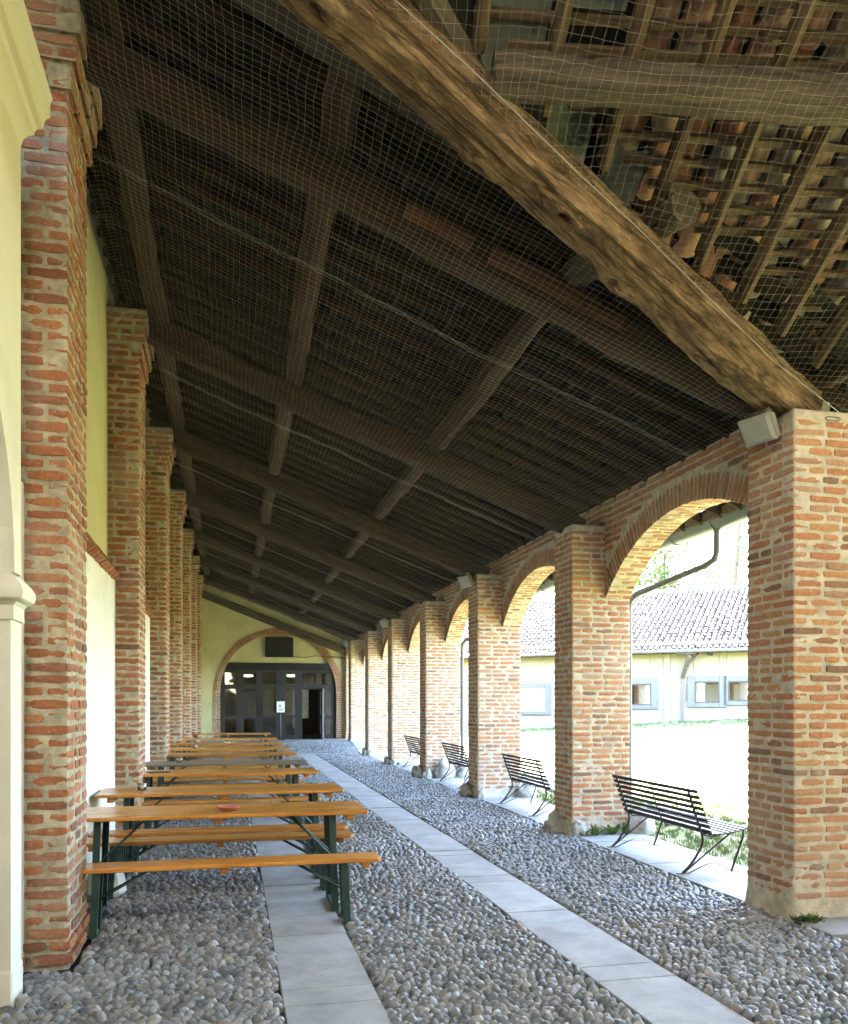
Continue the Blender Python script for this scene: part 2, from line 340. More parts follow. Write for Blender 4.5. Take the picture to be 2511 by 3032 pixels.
def timber_mesh(L, wd, ht, mat, seg=10, n=12, rough=.01, bend=0.0, power=4.0, seed=0, ns=1.6, taper=1.0):
    """local +X along length from 0 to L; superellipse section"""
    b = MB(); V = []
    for i in range(seg + 1):
        t = i / seg; x = L * t
        bx = bend * math.sin(math.pi * t); k = 1 + (taper - 1) * t
        cy = nz(x, 0, 0, .6, seed + 5) * rough * 2; cz = nz(x, 3, 0, .6, seed + 9) * rough * 2
        for j in range(n):
            a = 2 * math.pi * (j + .5) / n
            ca, sa = math.cos(a), math.sin(a)
            r = (abs(ca) ** power + abs(sa) ** power) ** (-1 / power)
            d = 1 + rough / max(wd, ht) * 4 * nz(x * ns, ca * 1.3, sa * 1.3, 1.0, seed) + rough / max(wd, ht) * 2 * nz(x * ns * 4, ca * 3, sa * 3, 1.0, seed + 3)
            V.append((x, ca * r * wd / 2 * d * k + cy, sa * r * ht / 2 * d * k + cz + bx))
    F = []
    for i in range(seg):
        for j in range(n):
            F.append((i * n + j, i * n + (j + 1) % n, (i + 1) * n + (j + 1) % n, (i + 1) * n + j))
    F.append(tuple(range(n))[::-1]); F.append(tuple(seg * n + k for k in range(n)))
    b.add(V, F); me = b.mesh('timber', mat, True, 50); return me
def along(p0, p1, up=(0, 0, 1)):
    p0, p1 = Vector(p0), Vector(p1); x = (p1 - p0).normalized(); u = Vector(up)
    y = u.cross(x).normalized(); z = x.cross(y)
    M = Matrix(((x.x, y.x, z.x, p0.x), (x.y, y.y, z.y, p0.y), (x.z, y.z, z.z, p0.z), (0, 0, 0, 1)))
    return M, (p1 - p0).length

# ------------------------------------------------------------------ bricks
def brick_template(seed, mat, n=(4, 1, 2)):
    r = np.random.default_rng(seed)
    nx, ny, nzz = n; idx = {}; V = []
    dims = np.array([.24, .11, .056]); b = np.array([.007, .007, .006]) / dims
    def vid(i, j, k):
        key = (i, j, k)
        if key not in idx:
            p = np.array([i / nx, j / ny, k / nzz]) - .5
            on = [i in (0, nx), j in (0, ny), k in (0, nzz)]
            q = p.copy()
            if sum(on) >= 2:
                for a in range(3):
                    if on[a]: q[a] -= np.sign(p[a]) * b[a] * (.4 if sum(on) == 2 else .9)
            if nzz == 2 and k == 1 and (on[0] or on[1]): pass
            q += r.normal(0, 1, 3) * np.array([.0034, .0017, .0017]) / dims
            idx[key] = len(V); V.append(q)
        return idx[key]
    F = []
    for k in (0, nzz):
        for i in range(nx):
            for j in range(ny):
                q = (vid(i, j, k), vid(i + 1, j, k), vid(i + 1, j + 1, k), vid(i, j + 1, k)); F.append(q if k else q[::-1])
    for j in (0, ny):
        for i in range(nx):
            for k in range(nzz):
                q = (vid(i, j, k), vid(i + 1, j, k), vid(i + 1, j, k + 1), vid(i, j, k + 1)); F.append(q if not j else q[::-1])
    for i in (0, nx):
        for j in range(ny):
            for k in range(nzz):
                q = (vid(i, j, k), vid(i, j + 1, k), vid(i, j + 1, k + 1), vid(i, j, k + 1)); F.append(q if i else q[::-1])
    m = MB().add(V, F)
    return m, m.mesh('brick', mat, True, 60)
BT = {}
for key in ('brick_l', 'brick_r', 'brick_l_i', 'brick_r_i'):
    BT[key] = [brick_template(100 + i, MAT[key]) for i in range(14)]

def run(a, b, r, j=.017, big=.245, pl=.62):
    out = []; p = a
    while p < b - .02:
        rem = b - p
        L = big if r.random() < pl else (.12 if r.random() < .6 else .185)
        L *= 1 + r.normal(0, .04)
        if rem - L < .075: L = rem
        if L > .30: L = rem / 2 - j / 2
        out.append((p, p + L)); p += L + j * (1 + r.normal(0, .25))
    return out

def place_bricks(parent, mats, bricks, key, limit=300):
    """bricks: list of (matrix). first `limit` as separate objects, the rest joined"""
    rest = MB()
    for i, M in enumerate(bricks):
        t, me = BT[key][random.randrange(14)]
        if i < limit:
            link('brick', me, parent, M)
        else:
            V = t.v[0]; A = np.array(M)
            rest.add(V @ A[:3, :3].T + A[:3, 3], t.f)
    if rest.n:
        o = link('brickwork', rest.mesh('brickwork', key + '_i', True, 60), parent); o["kind"] = "stuff"

def noisy_box(x0, x1, y0, y1, z0, z1, res, amp, seed, flare=0.0, mat='mortar_l', faces='-y-x+x+y', s=14):
    b = MB()
    def disp(p, n):
        d = amp * (nz(p[0], p[1], p[2], s, seed) + .6 * nz(p[0], p[1], p[2], s * 2.7, seed + 11))
        d += flare * math.exp(-(p[2] - z0) / .10) * (1 + .7 * nz(p[0], p[1], p[2], 5, seed + 4))
        return (p[0] + n[0] * d, p[1] + n[1] * d, p[2])
    # one continuous ring so that corners stay closed
    ring = []
    def seg(a, bb, n):
        L = math.dist(a, bb); m = max(1, int(round(L / res)))
        for i in range(m):
            t = i / m; nn = n
            if i == 0: nn = None
            ring.append(((a[0] + (bb[0] - a[0]) * t, a[1] + (bb[1] - a[1]) * t), nn))
    seg((x0, y0), (x1, y0), (0, -1)); seg((x1, y0), (x1, y1), (1, 0)); seg((x1, y1), (x0, y1), (0, 1)); seg((x0, y1), (x0, y0), (-1, 0))
    cx, cy = (x0 + x1) / 2, (y0 + y1) / 2
    m = max(1, int(round((z1 - z0) / res))); V = []
    for k in range(m + 1):
        z = z0 + (z1 - z0) * k / m
        for (p, n) in ring:
            if n is None: n = (math.copysign(.7, p[0] - cx), math.copysign(.7, p[1] - cy))
            V.append(disp((p[0], p[1], z), n))
    N = len(ring)
    F = [(k * N + i, k * N + (i + 1) % N, (k + 1) * N + (i + 1) % N, (k + 1) * N + i) for k in range(m) for i in range(N)]
    F.append(tuple(m * N + i for i in range(N)))
    b.add(V, F); return b.mesh('mortar', mat, True)

def brick_shaft(parent, x0, x1, y0, y1, z0, z1, vis, key, mort, indiv, seed, res, ch=.0765, corb=None, base_flare=.03, back=False, jt=.020, skirt=False, short=.62):
    r = np.random.default_rng(seed); out = []
    n = int((z1 - z0) / ch); top = []
    for k in range(n):
        z = z0 + (k + .5) * ch
        ex = 0.0
        if corb: ex = corb(z)
        if k < 3: ex += (.035, .022, .008)[k] if base_flare else 0
        if skirt and k < 2 and r.random() < .8: continue
        X0, X1, Y0, Y1 = x0 - (ex if vis < 0 else 0), x1 + (ex if vis > 0 else 0), y0 - ex, y1 + ex
        W, D = X1 - X0, Y1 - Y0
        hgt = ch - jt
        def put(cx, cy, L, Wd, nx, ny):
            pr = r.uniform(-.001, .008); hh = hgt * (1 + r.normal(0, .05))
            M = T(cx + nx * pr, cy + ny * pr, z + r.normal(0, .0022)) @ Euler((r.normal(0, .008), r.normal(0, .012), r.normal(0, .012))).to_matrix().to_4x4()
            out.append(M @ S(L, Wd, hh) if L >= Wd else M @ Matrix.Rotation(R(90), 4, 'Z') @ S(Wd, L, hh))
        cl, cd = (.245, .115) if (k % 2 == 0) else (.115, .245)
        if r.random() < .15: cl, cd = cd, cl
        xc = X0 if vis < 0 else X1; sg = 1 if vis < 0 else -1
        cl *= 1 + r.normal(0, .03)
        put(xc + sg * cl / 2, Y0 + cd / 2, cl, cd, -sg, -1)
        for (a, b) in run(cl + .02, W, r, .021, .245, short):
            put(xc + sg * (a + b) / 2, Y0 + .055, b - a, .11, 0, -1)
        for (a, b) in run(cd + .02, D, r, .021, .245, short):
            put(xc + sg * .055, Y0 + (a + b) / 2, .11, b - a, -sg, 0)
    place_bricks(parent, None, out, key, 300 if indiv else 0)
    i = .004
    me = noisy_box(x0 + i, x1 - i, y0 + i, y1 - i, z0 - .03, z1, res, .0045, seed, .02 if base_flare else (.035 if skirt else 0), mort)
    link('mortar', me, parent)
    if corb:
        zc = z1 - .55
        for a, bz in ((zc + .05, .03), (zc + .2, .06), (zc + .35, .09)):
            link('mortar', noisy_box(x0 + i, x1 + bz - i, y0 - bz + i, y1 + bz - i, a, z1 + .002 * bz, res * 1.3, .004, seed + 3, 0, mort), parent)

# ------------------------------------------------------------------ layout constants
PX0, PX1 = 3.98, 4.735                      # piers across
PY = [5.33, 9.39, 13.34, 17.15, 20.96, 24.75, 28.45]
PD = .56
PTOP = 3.72
AX0 = 4.41                                   # inner face of arch walls
K = .385                                     # roof pitch
def beam_z(X): return 3.72 + K * (3.95 - X)  # underside of principal beams
def raft_z(X): return 4.18 + K * (3.95 - X)  # underside of common rafters
def floor_z(Y):
    t = min(1, max(0, (Y - 26.0) / 2.6)); return .25 * t * t * (3 - 2 * t)
ENDY = 31.0
GS = .072                                    # lawn slope

# ------------------------------------------------------------------ ground, lawn, floor
def grid(x0, x1, y0, y1, nx, ny, fz, name, mat, smooth=True):
    xs = np.linspace(x0, x1, nx + 1); ys = np.linspace(y0, y1, ny + 1)
    V = [(x, y, fz(x, y)) for y in ys for x in xs]
    F = [(j * (nx + 1) + i, j * (nx + 1) + i + 1, (j + 1) * (nx + 1) + i + 1, (j + 1) * (nx + 1) + i) for j in range(ny) for i in range(nx)]
    return MB().add(V, F).mesh(name, mat, smooth)
def lawn_z(x, y):
    return -.035 + GS * max(0, min(x, 40) - 5.2) + .03 * nz(x, y, 0, .25) + .012 * nz(x, y, 0, 1.1)
far = MB().add([(-300, -300, -.30), (600, -300, -.30), (600, 600, -.30), (-300, 600, -.30)], [(0, 1, 2, 3)]).mesh('ground', 'lawn')
tag(link('ground', far), 'flat grassy ground reaching to the horizon', kind='structure')
lw = link('lawn', grid(4.6, 70, -30, 95, 110, 170, lawn_z, 'lawn', 'lawn')); tag(lw, 'sunlit courtyard lawn rising gently to the far building', kind='structure')

floor = link('cobblestone_floor', grid(-1.6, 4.02, -2.5, 31.2, 6, 110, lambda x, y: floor_z(y) - .036, 'cobble_bed', 'bed'))
tag(floor, 'grey pebble paving laid between granite strips', kind='structure')
fl2 = MB().box(4.02, 12, -4, 4.9, -.2, -.036).mesh('cobble_bed', 'bed'); link('bedding', fl2, floor)

# pebbles --------------------------------------------------------------
def pebble_template(seed):
    r = np.random.default_rng(seed); b = MB(); V = []; nr, ns_ = 5, 10
    prof = [math.radians(a) for a in (-20, 12, 40, 66)]
    for a in prof:
        for k in range(ns_):
            t = 2 * math.pi * k / ns_
            p = np.array([math.cos(a) * math.cos(t), math.cos(a) * math.sin(t), math.sin(a)])
            d = 1 + .16 * noise.noise(Vector(p * 1.3) + Vector((seed * 3.1, 0, 0))) + .07 * noise.noise(Vector(p * 3) + Vector((0, seed * 2.3, 0)))
            V.append(p * d * .5)
    V.append(np.array([0, 0, .5 * (1 + .1 * r.normal())]))
    m = len(prof)
    F = [(i * ns_ + k, i * ns_ + (k + 1) % ns_, (i + 1) * ns_ + (k + 1) % ns_, (i + 1) * ns_ + k) for i in range(m - 1) for k in range(ns_)]
    F += [((m - 1) * ns_ + k, (m - 1) * ns_ + (k + 1) % ns_, m * ns_) for k in range(ns_)]
    return b.add(V, F).mesh('pebble', 'pebble', True)
PT = [pebble_template(i + 1) for i in range(14)]
LS0, LS1, RS0, RS1 = .27, .775, 2.02, 2.515
SEND = 25.9
def peb_ok(x, y):
    if (LS0 - .02 < x < LS1 + .02) and y < 24.0: return False
    if (RS0 - .02 < x < RS1 + .02) and y < SEND: return False
    if y > 29.2 or (x > .9 and 25.95 < y < 26.35): return False
    if x > 3.93 and y > 4.82: return False
    if x > 4.35 and y > 4.82 - .14 * (x - 4): return False
    if x < -1.02 and y < 5.06: return x > -1.09 or y < 4.75
    if x < -1.19: return False
    for py in PY:
        if x < -.90 and py - .05 < y < py + .86: return False
    return True
pts = []
def scatter(xa, xb, ya, yb, sx=.053, sy=.0425):
    out = []; j = 0; y = ya
    while y < yb:
        x = xa + (.5 * sx if j % 2 else 0) + .02
        while x < xb - .012:
            q = (x + rng.normal(0, .006), y + rng.normal(0, .006)); out.append(q); x += sx * rng.uniform(.86, 1.16)
        y += sy * rng.uniform(.96, 1.06); j += 1
    return out
P2 = scatter(-1.2, LS0 - .005, 2.9, 29.2) + scatter(LS1 + .005, RS0 - .005, 2.9, 29.2) + scatter(RS1 + .005, 3.97, 2.9, 29.2) + scatter(3.99, 6.2, 2.9, 4.85) \
    + scatter(LS0, LS1, 24.0, 29.2) + scatter(RS0, RS1, 26.3, 29.2)
P2 = [p for p in P2 if peb_ok(*p)]
def in_view(x, y, m=30):
    d = x * math.sin(PSI) + y * math.cos(PSI); xc = x * math.cos(PSI) - y * math.sin(PSI)
    px = 1255.5 + 2483 * xc / d; py = 2081 + 2483 * 1.58 / d
    return -m < px < 2511 + m and py < 3032 + m
P2 = [p for p in P2 if in_view(*p, 160)]
P2.sort(key=lambda p: (not in_view(*p, -10), p[0] ** 2 + p[1] ** 2))
# long axis lies across, drifting in soft arcs
pr, ps, pi_ = [], [], []
for (x, y) in P2:
    an = .9 * nz(x, y, 0, .9, 3) + rng.normal(0, .4)
    pr.append((rng.normal(0, .16), rng.normal(0, .16), an))
    k = rng.uniform(.82, 1.24)
    ps.append((.064 * k * rng.uniform(.85, 1.2), .045 * k * rng.uniform(.85, 1.15), .072 * k * rng.uniform(.8, 1.15)))
    pi_.append(rng.integers(0, 14))
for i in range(300):
    x, y = P2[i]
    link('pebble', PT[pi_[i]], floor, T(x, y, floor_z(y) - .024 + rng.normal(0, .005)) @ Euler(pr[i]).to_matrix().to_4x4() @ S(*ps[i]))

def gn_scatter(name, pts3, rots, scls, idx, templates, parent):
    col = bpy.data.collections.new(name + "_templates")
    for t in templates:
        o = bpy.data.objects.new(name + "_piece", t); col.objects.link(o)
    me = bpy.data.meshes.new(name); me.from_pydata([tuple(p) for p in pts3], [], [])
    a = me.attributes.new("prot", 'FLOAT_VECTOR', 'POINT'); a.data.foreach_set("vector", np.asarray(rots, np.float32).ravel())
    a = me.attributes.new("pscl", 'FLOAT_VECTOR', 'POINT'); a.data.foreach_set("vector", np.asarray(scls, np.float32).ravel())
    a = me.attributes.new("pidx", 'INT', 'POINT'); a.data.foreach_set("value", np.asarray(idx, np.int32))
    o = link(name, me, parent)
    ng = bpy.data.node_groups.new(name + "_nodes", 'GeometryNodeTree')
    ng.interface.new_socket("Geometry", in_out='INPUT', socket_type='NodeSocketGeometry')
    ng.interface.new_socket("Geometry", in_out='OUTPUT', socket_type='NodeSocketGeometry')
    N, L = ng.nodes, ng.links
    gi, go = N.new("NodeGroupInput"), N.new("NodeGroupOutput")
    ip = N.new("GeometryNodeInstanceOnPoints"); ci = N.new("GeometryNodeCollectionInfo")
    ci.inputs["Collection"].default_value = col; ci.inputs["Separate Children"].default_value = True; ci.inputs["Reset Children"].default_value = True
    ip.inputs["Pick Instance"].default_value = True
    def attr(nm, tp):
        n = N.new("GeometryNodeInputNamedAttribute"); n.data_type = tp; n.inputs["Name"].default_value = nm
        return [s for s in n.outputs if s.enabled and s.name == "Attribute"][0]
    L.new(gi.outputs[0], ip.inputs["Points"]); L.new(ci.outputs[0], ip.inputs["Instance"])
    L.new(attr("pidx", 'INT'), ip.inputs["Instance Index"])
    e = N.new("FunctionNodeEulerToRotation"); L.new(attr("prot", 'FLOAT_VECTOR'), e.inputs[0]); L.new(e.outputs[0], ip.inputs["Rotation"])
    L.new(attr("pscl", 'FLOAT_VECTOR'), ip.inputs["Scale"])
    L.new(ip.outputs[0], go.inputs[0])
    md = o.modifiers.new("scatter", 'NODES'); md.node_group = ng
    o["kind"] = "stuff"; return o
gn_scatter('pebbles', [(x, y, floor_z(y) - .024 + rng.normal(0, .005)) for x, y in P2[300:]], pr[300:], ps[300:], pi_[300:], PT, floor)

# granite strips ---------------------------------------------------------
SLB = {}
def slab(parent, x0, x1, y0, y1, z, tilt=0.0):
    key = (round(x1 - x0, 2), round(y1 - y0, 2))
    if key not in SLB: SLB[key] = MB().cbox(-(x1 - x0) / 2, (x1 - x0) / 2, -(y1 - y0) / 2, (y1 - y0) / 2, -.08, 0, .005).mesh('slab', 'slab')
    link('slab', SLB[key], parent, T((x0 + x1) / 2, (y0 + y1) / 2, z + random.uniform(-.004, .003)) @ Matrix.Rotation(tilt + random.uniform(-.003, .003), 4, 'X') @ Matrix.Rotation(random.uniform(-.004, .004), 4, 'Z'))
for nm, x0, x1, yend, lab in (('granite_strip', LS0, LS1, 24.0, 'granite slab strip running under the table legs'), ('granite_strip', RS0, RS1, 25.9, 'granite slab strip along the clear walkway')):
    st = link(nm, None); tag(st, lab, kind='structure')
    y = 4.41 - 1.34 * 2; 
    while y < yend - .05:
        slab(st, x0, x1, y + .003, y + .256, .0); slab(st, x0, x1, y + .261, min(y + 1.337, yend), .0); y += 1.34
st = link('granite_cross_strip', None); tag(st, 'granite slab strip crossing the paving before the door', kind='structure')
x = .9
while x < 3.9: slab(st, x, x + .994, 25.95, 26.35, .004, 0); x += 1.0
st = link('door_landing', None); tag(st, 'grey slab landing in front of the end door', kind='structure')
for x in np.arange(-1.2, 4.6, 1.2): slab(st, x, x + 1.194, 29.2, 31.1, .255)
pl = link('plinth_paving', None); tag(pl, 'granite slab plinth under piers and iron benches', kind='structure')
y = 4.92
while y < 29.0:
    slab(pl, 3.975, 4.83, y, y + 1.294, floor_z(y + .65) + .004, math.atan2(floor_z(y + 1.3) - floor_z(y), 1.3)); y += 1.3
for i in range(5):
    u = 4.85 + i * 1.3
    link('slab', MB().cbox(0, 1.29, 0, .8, -.08, 0, .005).mesh('slab', 'slab'), pl, T(u, 5.60 - .14 * (u - 4) - .72, .004) @ Matrix.Rotation(R(-8), 4, 'Z'))

# ------------------------------------------------------------------ left wall
lwall = thing('plaster_wall', 'long yellow and white plastered wall behind the brick pilasters', 'wall', (-1.3, 5.03, 0))
link('lower_wall', grid(0, 1, 0, 1, 1, 1, lambda x, y: 0, 'x', 'white_plaster') and
     MB().box(-1.9, -1.207, 5.03, 31.05, -.1, 2.89).mesh('lower_wall', 'white_plaster'), lwall)
link('upper_wall', MB().box(-1.9, -1.285, 5.03, 31.05, 2.893, 7.2).mesh('upper_wall', 'yellow_plaster'), lwall)
# sloping ledge of thin tiles on edge
lt = MB().cbox(-.045, .045, -.022, .022, -.11, .11, .006).mesh('ledge_tile', 'brick_l')
rest = MB()
nl = 0
for i in range(7):
    y = PY[i] + .80; y1 = PY[i + 1] - .02 if i < 6 else 30.9
    while y < y1:
        M = T(-1.235 + random.uniform(-.006, .006), y, 2.985 + random.uniform(-.008, .008)) @ Matrix.Rotation(R(-33) + random.uniform(-.05, .05), 4, 'Y') @ Matrix.Rotation(random.uniform(-.10, .10), 4, 'X')
        if nl < 190: link('ledge_tile', lt, lwall, M)
        else:
            A = np.array(M); b = MB().cbox(-.045, .045, -.022, .022, -.11, .11, .006); rest.add(b.v[0] @ A[:3, :3].T + A[:3, 3], b.f)
        nl += 1; y += .056 * random.uniform(.95, 1.1)
o = link('ledge', rest.mesh('ledge', 'brick_l_i'), lwall); o["kind"] = "stuff"
link('ledge_bed', MB().extrude_profile([(-1.29, 2.895), (-1.20, 2.895), (-1.28, 3.07), (-1.29, 3.07)], 5.04, 31.0).mesh('ledge_bed', 'mortar_l'), lwall)

ordn = ['first', 'second', 'third', 'fourth', 'fifth', 'sixth', 'seventh', 'eighth']
PILX = -.965
plab = ['tall red brick pilaster beside the cream portal, at the front of the row', 'second brick pilaster along the plaster wall, behind the front picnic tables',
        'third brick pilaster along the plaster wall from the cream portal', 'fourth brick pilaster along the plaster wall from the cream portal',
        'fifth brick pilaster along the plaster wall from the cream portal', 'sixth brick pilaster along the plaster wall from the cream portal',
        'last brick pilaster of the plaster wall, next to the end door arch']
for i in range(7):
    y0 = PY[i] + .10; y1 = y0 + .70
    t = thing('brick_pilaster', plab[i], 'pilaster', (-1.1, y0 + .35, 0), 'brick pilasters along the plaster wall')
    zt = 5.78
    def corb(z, zt=zt):
        return 0 if z < zt - .5 else (.03 if z < zt - .35 else (.06 if z < zt - .2 else .09))
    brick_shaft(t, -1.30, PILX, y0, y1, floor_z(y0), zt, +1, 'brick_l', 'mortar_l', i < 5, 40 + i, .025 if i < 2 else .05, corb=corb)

# cream portal at the frame edge -----------------------------------------
pt = thing('arched_portal', 'cream stucco portal with moulded impost and cornice next to the brick pilaster', 'portal', (-1.3, 4.9, 0))
FX = -1.135
def portal_wall():
    b = MB(); yc, rad, zs = 3.62, 1.19, 2.27
    ys = [5.03, 4.81]; segs = 16
    b.box(-1.75, FX, 4.81, 5.03, -.05, 2.05)                       # shaft
    pr_ = [(yc + rad * math.cos(math.pi * k / segs), zs + rad * math.sin(math.pi * k / segs)) for k in range(segs + 1)]
    top = 4.80
    V = []; F = []
    for (y, z) in [(5.03, zs)] + pr_ + [(2.2, zs)]:
        V += [(FX, y, z), (-1.75, y, z), (FX, y, top), (-1.75, y, top)]
    m = len(V) // 4
    for i in range(m - 1):
        a, c = 4 * i, 4 * (i + 1)
        F += [(a, c, c + 2, a + 2), (a + 1, a + 3, c + 3, c + 1), (a, a + 1, c + 1, c), (a + 2, c + 2, c + 3, a + 3)]
    F += [(0, 2, 3, 1)]
    b.add(V, F); b.box(-1.75, FX, 1.9, 2.43, -.05, 2.27)
    me = b.mesh('portal_wall', 'cream'); recalc(me); return me
link('portal_wall', portal_wall(), pt)
def archivolt():
    b = MB(); yc, zs = 3.62, 2.27; V = []; n = 24
    for k in range(n + 1):
        a = math.pi * k / n
        for rr, x in ((1.185, FX + .001), (1.185, FX + .02), (1.33, FX + .02), (1.345, FX + .001)):
            V.append((x, yc + rr * math.cos(a), zs + rr * math.sin(a)))
    F = [(4 * k + j, 4 * k + j + 1, 4 * k + 5 + j, 4 * k + 4 + j) for k in range(n) for j in range(3)]
    me = b.add(V, F).mesh('archivolt', 'cream', True, 30); recalc(me); return me
link('archivolt', archivolt(), pt)
def moulding(prof, y0, y1, xb, ret):
    """profile of (projection, z) along +X wall, with a return on the -Y jamb face when ret"""
    b = MB(); V = []; m = len(prof)
    path = []
    for (pj, z) in prof:
        row = [(xb, y1, z) if False else (xb + pj, y1 + pj * .0, z), (xb + pj, y0 - (pj if ret else 0), z)]
        if ret: row.append((xb - .55, y0 - pj, z))
        V += row
    k = 3 if ret else 2
    F = [(i * k + j, i * k + j + 1, (i + 1) * k + j + 1, (i + 1) * k + j) for i in range(m - 1) for j in range(k - 1)]
    F.append(tuple(i * k for i in range(m)))
    if not ret: F.append(tuple(i * k + 1 for i in range(m))[::-1])
    me = b.add(V, F).mesh('moulding', 'cream', True, 35); recalc(me); return me
imp = [(0, 2.02), (.018, 2.022), (.018, 2.095), (.035, 2.115), (.052, 2.118), (.070, 2.13), (.078, 2.155), (.074, 2.185), (.055, 2.215), (.025, 2.245), (0, 2.27)]
link('impost_moulding', moulding(imp, 4.81, 5.03, FX, True), pt)
cor = [(0, 4.66), (.012, 4.70), (.035, 4.725), (.07, 4.735), (.07, 4.752), (.085, 4.77), (.115, 4.775), (.118, 4.80), (.128, 4.83), (.150, 4.845), (.153, 4.93), (.165, 4.95), (0, 5.02)]
link('cornice', moulding(cor, 1.9, 5.03, FX, False), pt)
link('base_block', MB().cbox(-1.75, FX + .012, 4.795, 5.032, -.05, .16, .01).mesh('base_block', 'cream'), pt)

# ------------------------------------------------------------------ right piers and arches
rlab = ['sunlit corner brick pier with grey floodlight, closest to the camera', 'second brick pier along the lawn, between the first two iron benches',
        'third brick pier along the lawn, with floodlight at its top', 'fourth brick pier along the lawn, with grey downpipe on its lawn side',
        'fifth brick pier along the lawn, with small floodlight at its top', 'sixth brick pier along the lawn, counted from the camera',
        'seventh brick pier, last before the end wall, with worn patch']
for i, y in enumerate(PY):
    t = thing('brick_pier', rlab[i], 'pier', ((PX0 + PX1) / 2, y + PD / 2, 0), 'brick piers along the lawn')
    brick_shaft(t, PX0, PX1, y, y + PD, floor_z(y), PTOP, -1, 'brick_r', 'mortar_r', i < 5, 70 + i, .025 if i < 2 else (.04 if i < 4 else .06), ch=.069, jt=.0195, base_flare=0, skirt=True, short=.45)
    r = np.random.default_rng(500 + i); hd = []
    for k in range(4):
        for (a, b) in run(0.004, PD - .004, r, .02):
            hd.append(T(AX0 + .05 - r.uniform(0, .006), y + (a + b) / 2, PTOP + .04 + k * .073) @ Matrix.Rotation(R(90), 4, 'Z') @ S(b - a, .11, .05))
    if i: place_bricks(t, None, hd, 'brick_r', 300 if i < 5 else 0)
    if i: link('mortar', noisy_box(AX0 + .004, PX1 - .004, y + .003, y + PD - .003, PTOP + .003, 4.02, .05, .003, i, 0, 'mortar_r'), t)
t = thing('brick_pier', 'half brick pier built against the end wall by the lawn', 'pier', (4.3, 30.8, 0), 'brick piers along the lawn')
brick_shaft(t, 4.12, PX1, 30.72, 30.99, .25, PTOP, -1, 'brick_r', 'mortar_r', False, 99, .08, ch=.069, jt=.0185)

VQ = Matrix(((0, 1, 0, 0), (0, 0, 1, 0), (1, 0, 0, 0), (0, 0, 0, 1)))      # brick length radial, width across, height tangential
ABAY = [(PY[i] + PD, PY[i + 1]) for i in range(6)] + [(PY[6] + PD, 30.72)]
ZTOP = 4.02
def arch_core(y0, y1, rise, spring, seed):
    yc = (y0 + y1) / 2; hw = (y1 - y0) / 2
    Rr = (hw * hw + rise * rise) / (2 * rise); zc = spring + rise - Rr
    n = 44; m = 5; b = MB(); V = []
    for j in range(n + 1):
        y = y0 + (y1 - y0) * j / n
        zi = zc + math.sqrt(max(0, Rr * Rr - (y - yc) ** 2)) + .006
        if j == 0: y += .003
        if j == n: y -= .003
        for k in range(m + 1):
            z = zi + (ZTOP - zi) * k / m
            V.append((AX0 + .006 - .004 * nz(y, z, 0, 14, seed), y, z))
        V.append((PX1, y, zi)); V.append((PX1, y, ZTOP))
    w_ = m + 3; F = []
    for j in range(n):
        a, c = j * w_, (j + 1) * w_
        for k in range(m): F.append((a + k, a + k + 1, c + k + 1, c + k))
        F += [(a, c, c + m + 1, a + m + 1), (a + m + 1, c + m + 1, c + m + 2, a + m + 2), (a + m, a + m + 2, c + m + 2, c + m)]
    F += [tuple(range(w_ - 2)) + (m + 2, m + 1)]
    me = b.add(V, F).mesh('mortar', 'mortar_r', True, 40); recalc(me)
    return me, yc, zc, Rr, hw
alab = ['brick arch spanning the opening over the closest iron bench', 'brick arch between second and third piers', 'brick arch between third and fourth piers',
        'brick arch between fourth and fifth piers', 'brick arch between fifth and sixth piers', 'brick arch between sixth and seventh piers', 'short brick arch between last pier and end wall']
def make_arch(label, y0, y1, rise, spring, seed, limit, loc=True):
    me, yc, zc, Rr, hw = arch_core(y0, y1, rise, spring, 20 + seed)
    t = thing('brick_arch', label, 'arch', (4.57, yc, spring) if loc else (0, 0, 0), 'brick arches along the lawn')
    link('mortar', me, t)
    a0 = math.asin(hw / Rr); n = int(2 * a0 * Rr / .071); out = []; r = np.random.default_rng(300 + seed)
    TH = PX1 - AX0
    for k in range(n):
        a = -a0 + 2 * a0 * (k + .5) / n
        for (xa, xb) in ([(0, .205), (.217, TH)] if k % 2 else [(0, .11), (.122, TH)]):
            p = r.uniform(-.002, .006); rd = .25
            rad = Rr + rd / 2 - p
            out.append(T(AX0 + (xa + xb) / 2 - (.004 if xa == 0 else 0), yc + rad * math.sin(a), zc + rad * math.cos(a)) @ Matrix.Rotation(-a, 4, 'X')
                       @ Euler((r.normal(0, .01), 0, r.normal(0, .008))).to_matrix().to_4x4() @ VQ @ S(rd, xb - xa, .056 * (1 + r.normal(0, .04))))
    z = 2.90                                     # spandrel courses on the inner face
    while z < ZTOP - .03:
        for (a, b) in run(y0 + .004, y1 - .004, r):
            if all(math.hypot(yy - yc, z + dz - zc) > Rr + .262 for yy in (a, b, (a + b) / 2) for dz in (-.03, .03)):
                out.append(T(AX0 + .05 - r.uniform(-.001, .007), (a + b) / 2, z + r.normal(0, .002)) @ Matrix.Rotation(R(90) + r.normal(0, .01), 4, 'Z') @ S(b - a, .11, .055))
        z += .0765
    place_bricks(t, None, out, 'brick_r', limit)
    return t
for i, (y0, y1) in enumerate(ABAY):
    make_arch(alab[i], y0, y1, .72 if i < 6 else .35, 2.84 if i < 6 else 3.1, i, 300 if i < 4 else 0)
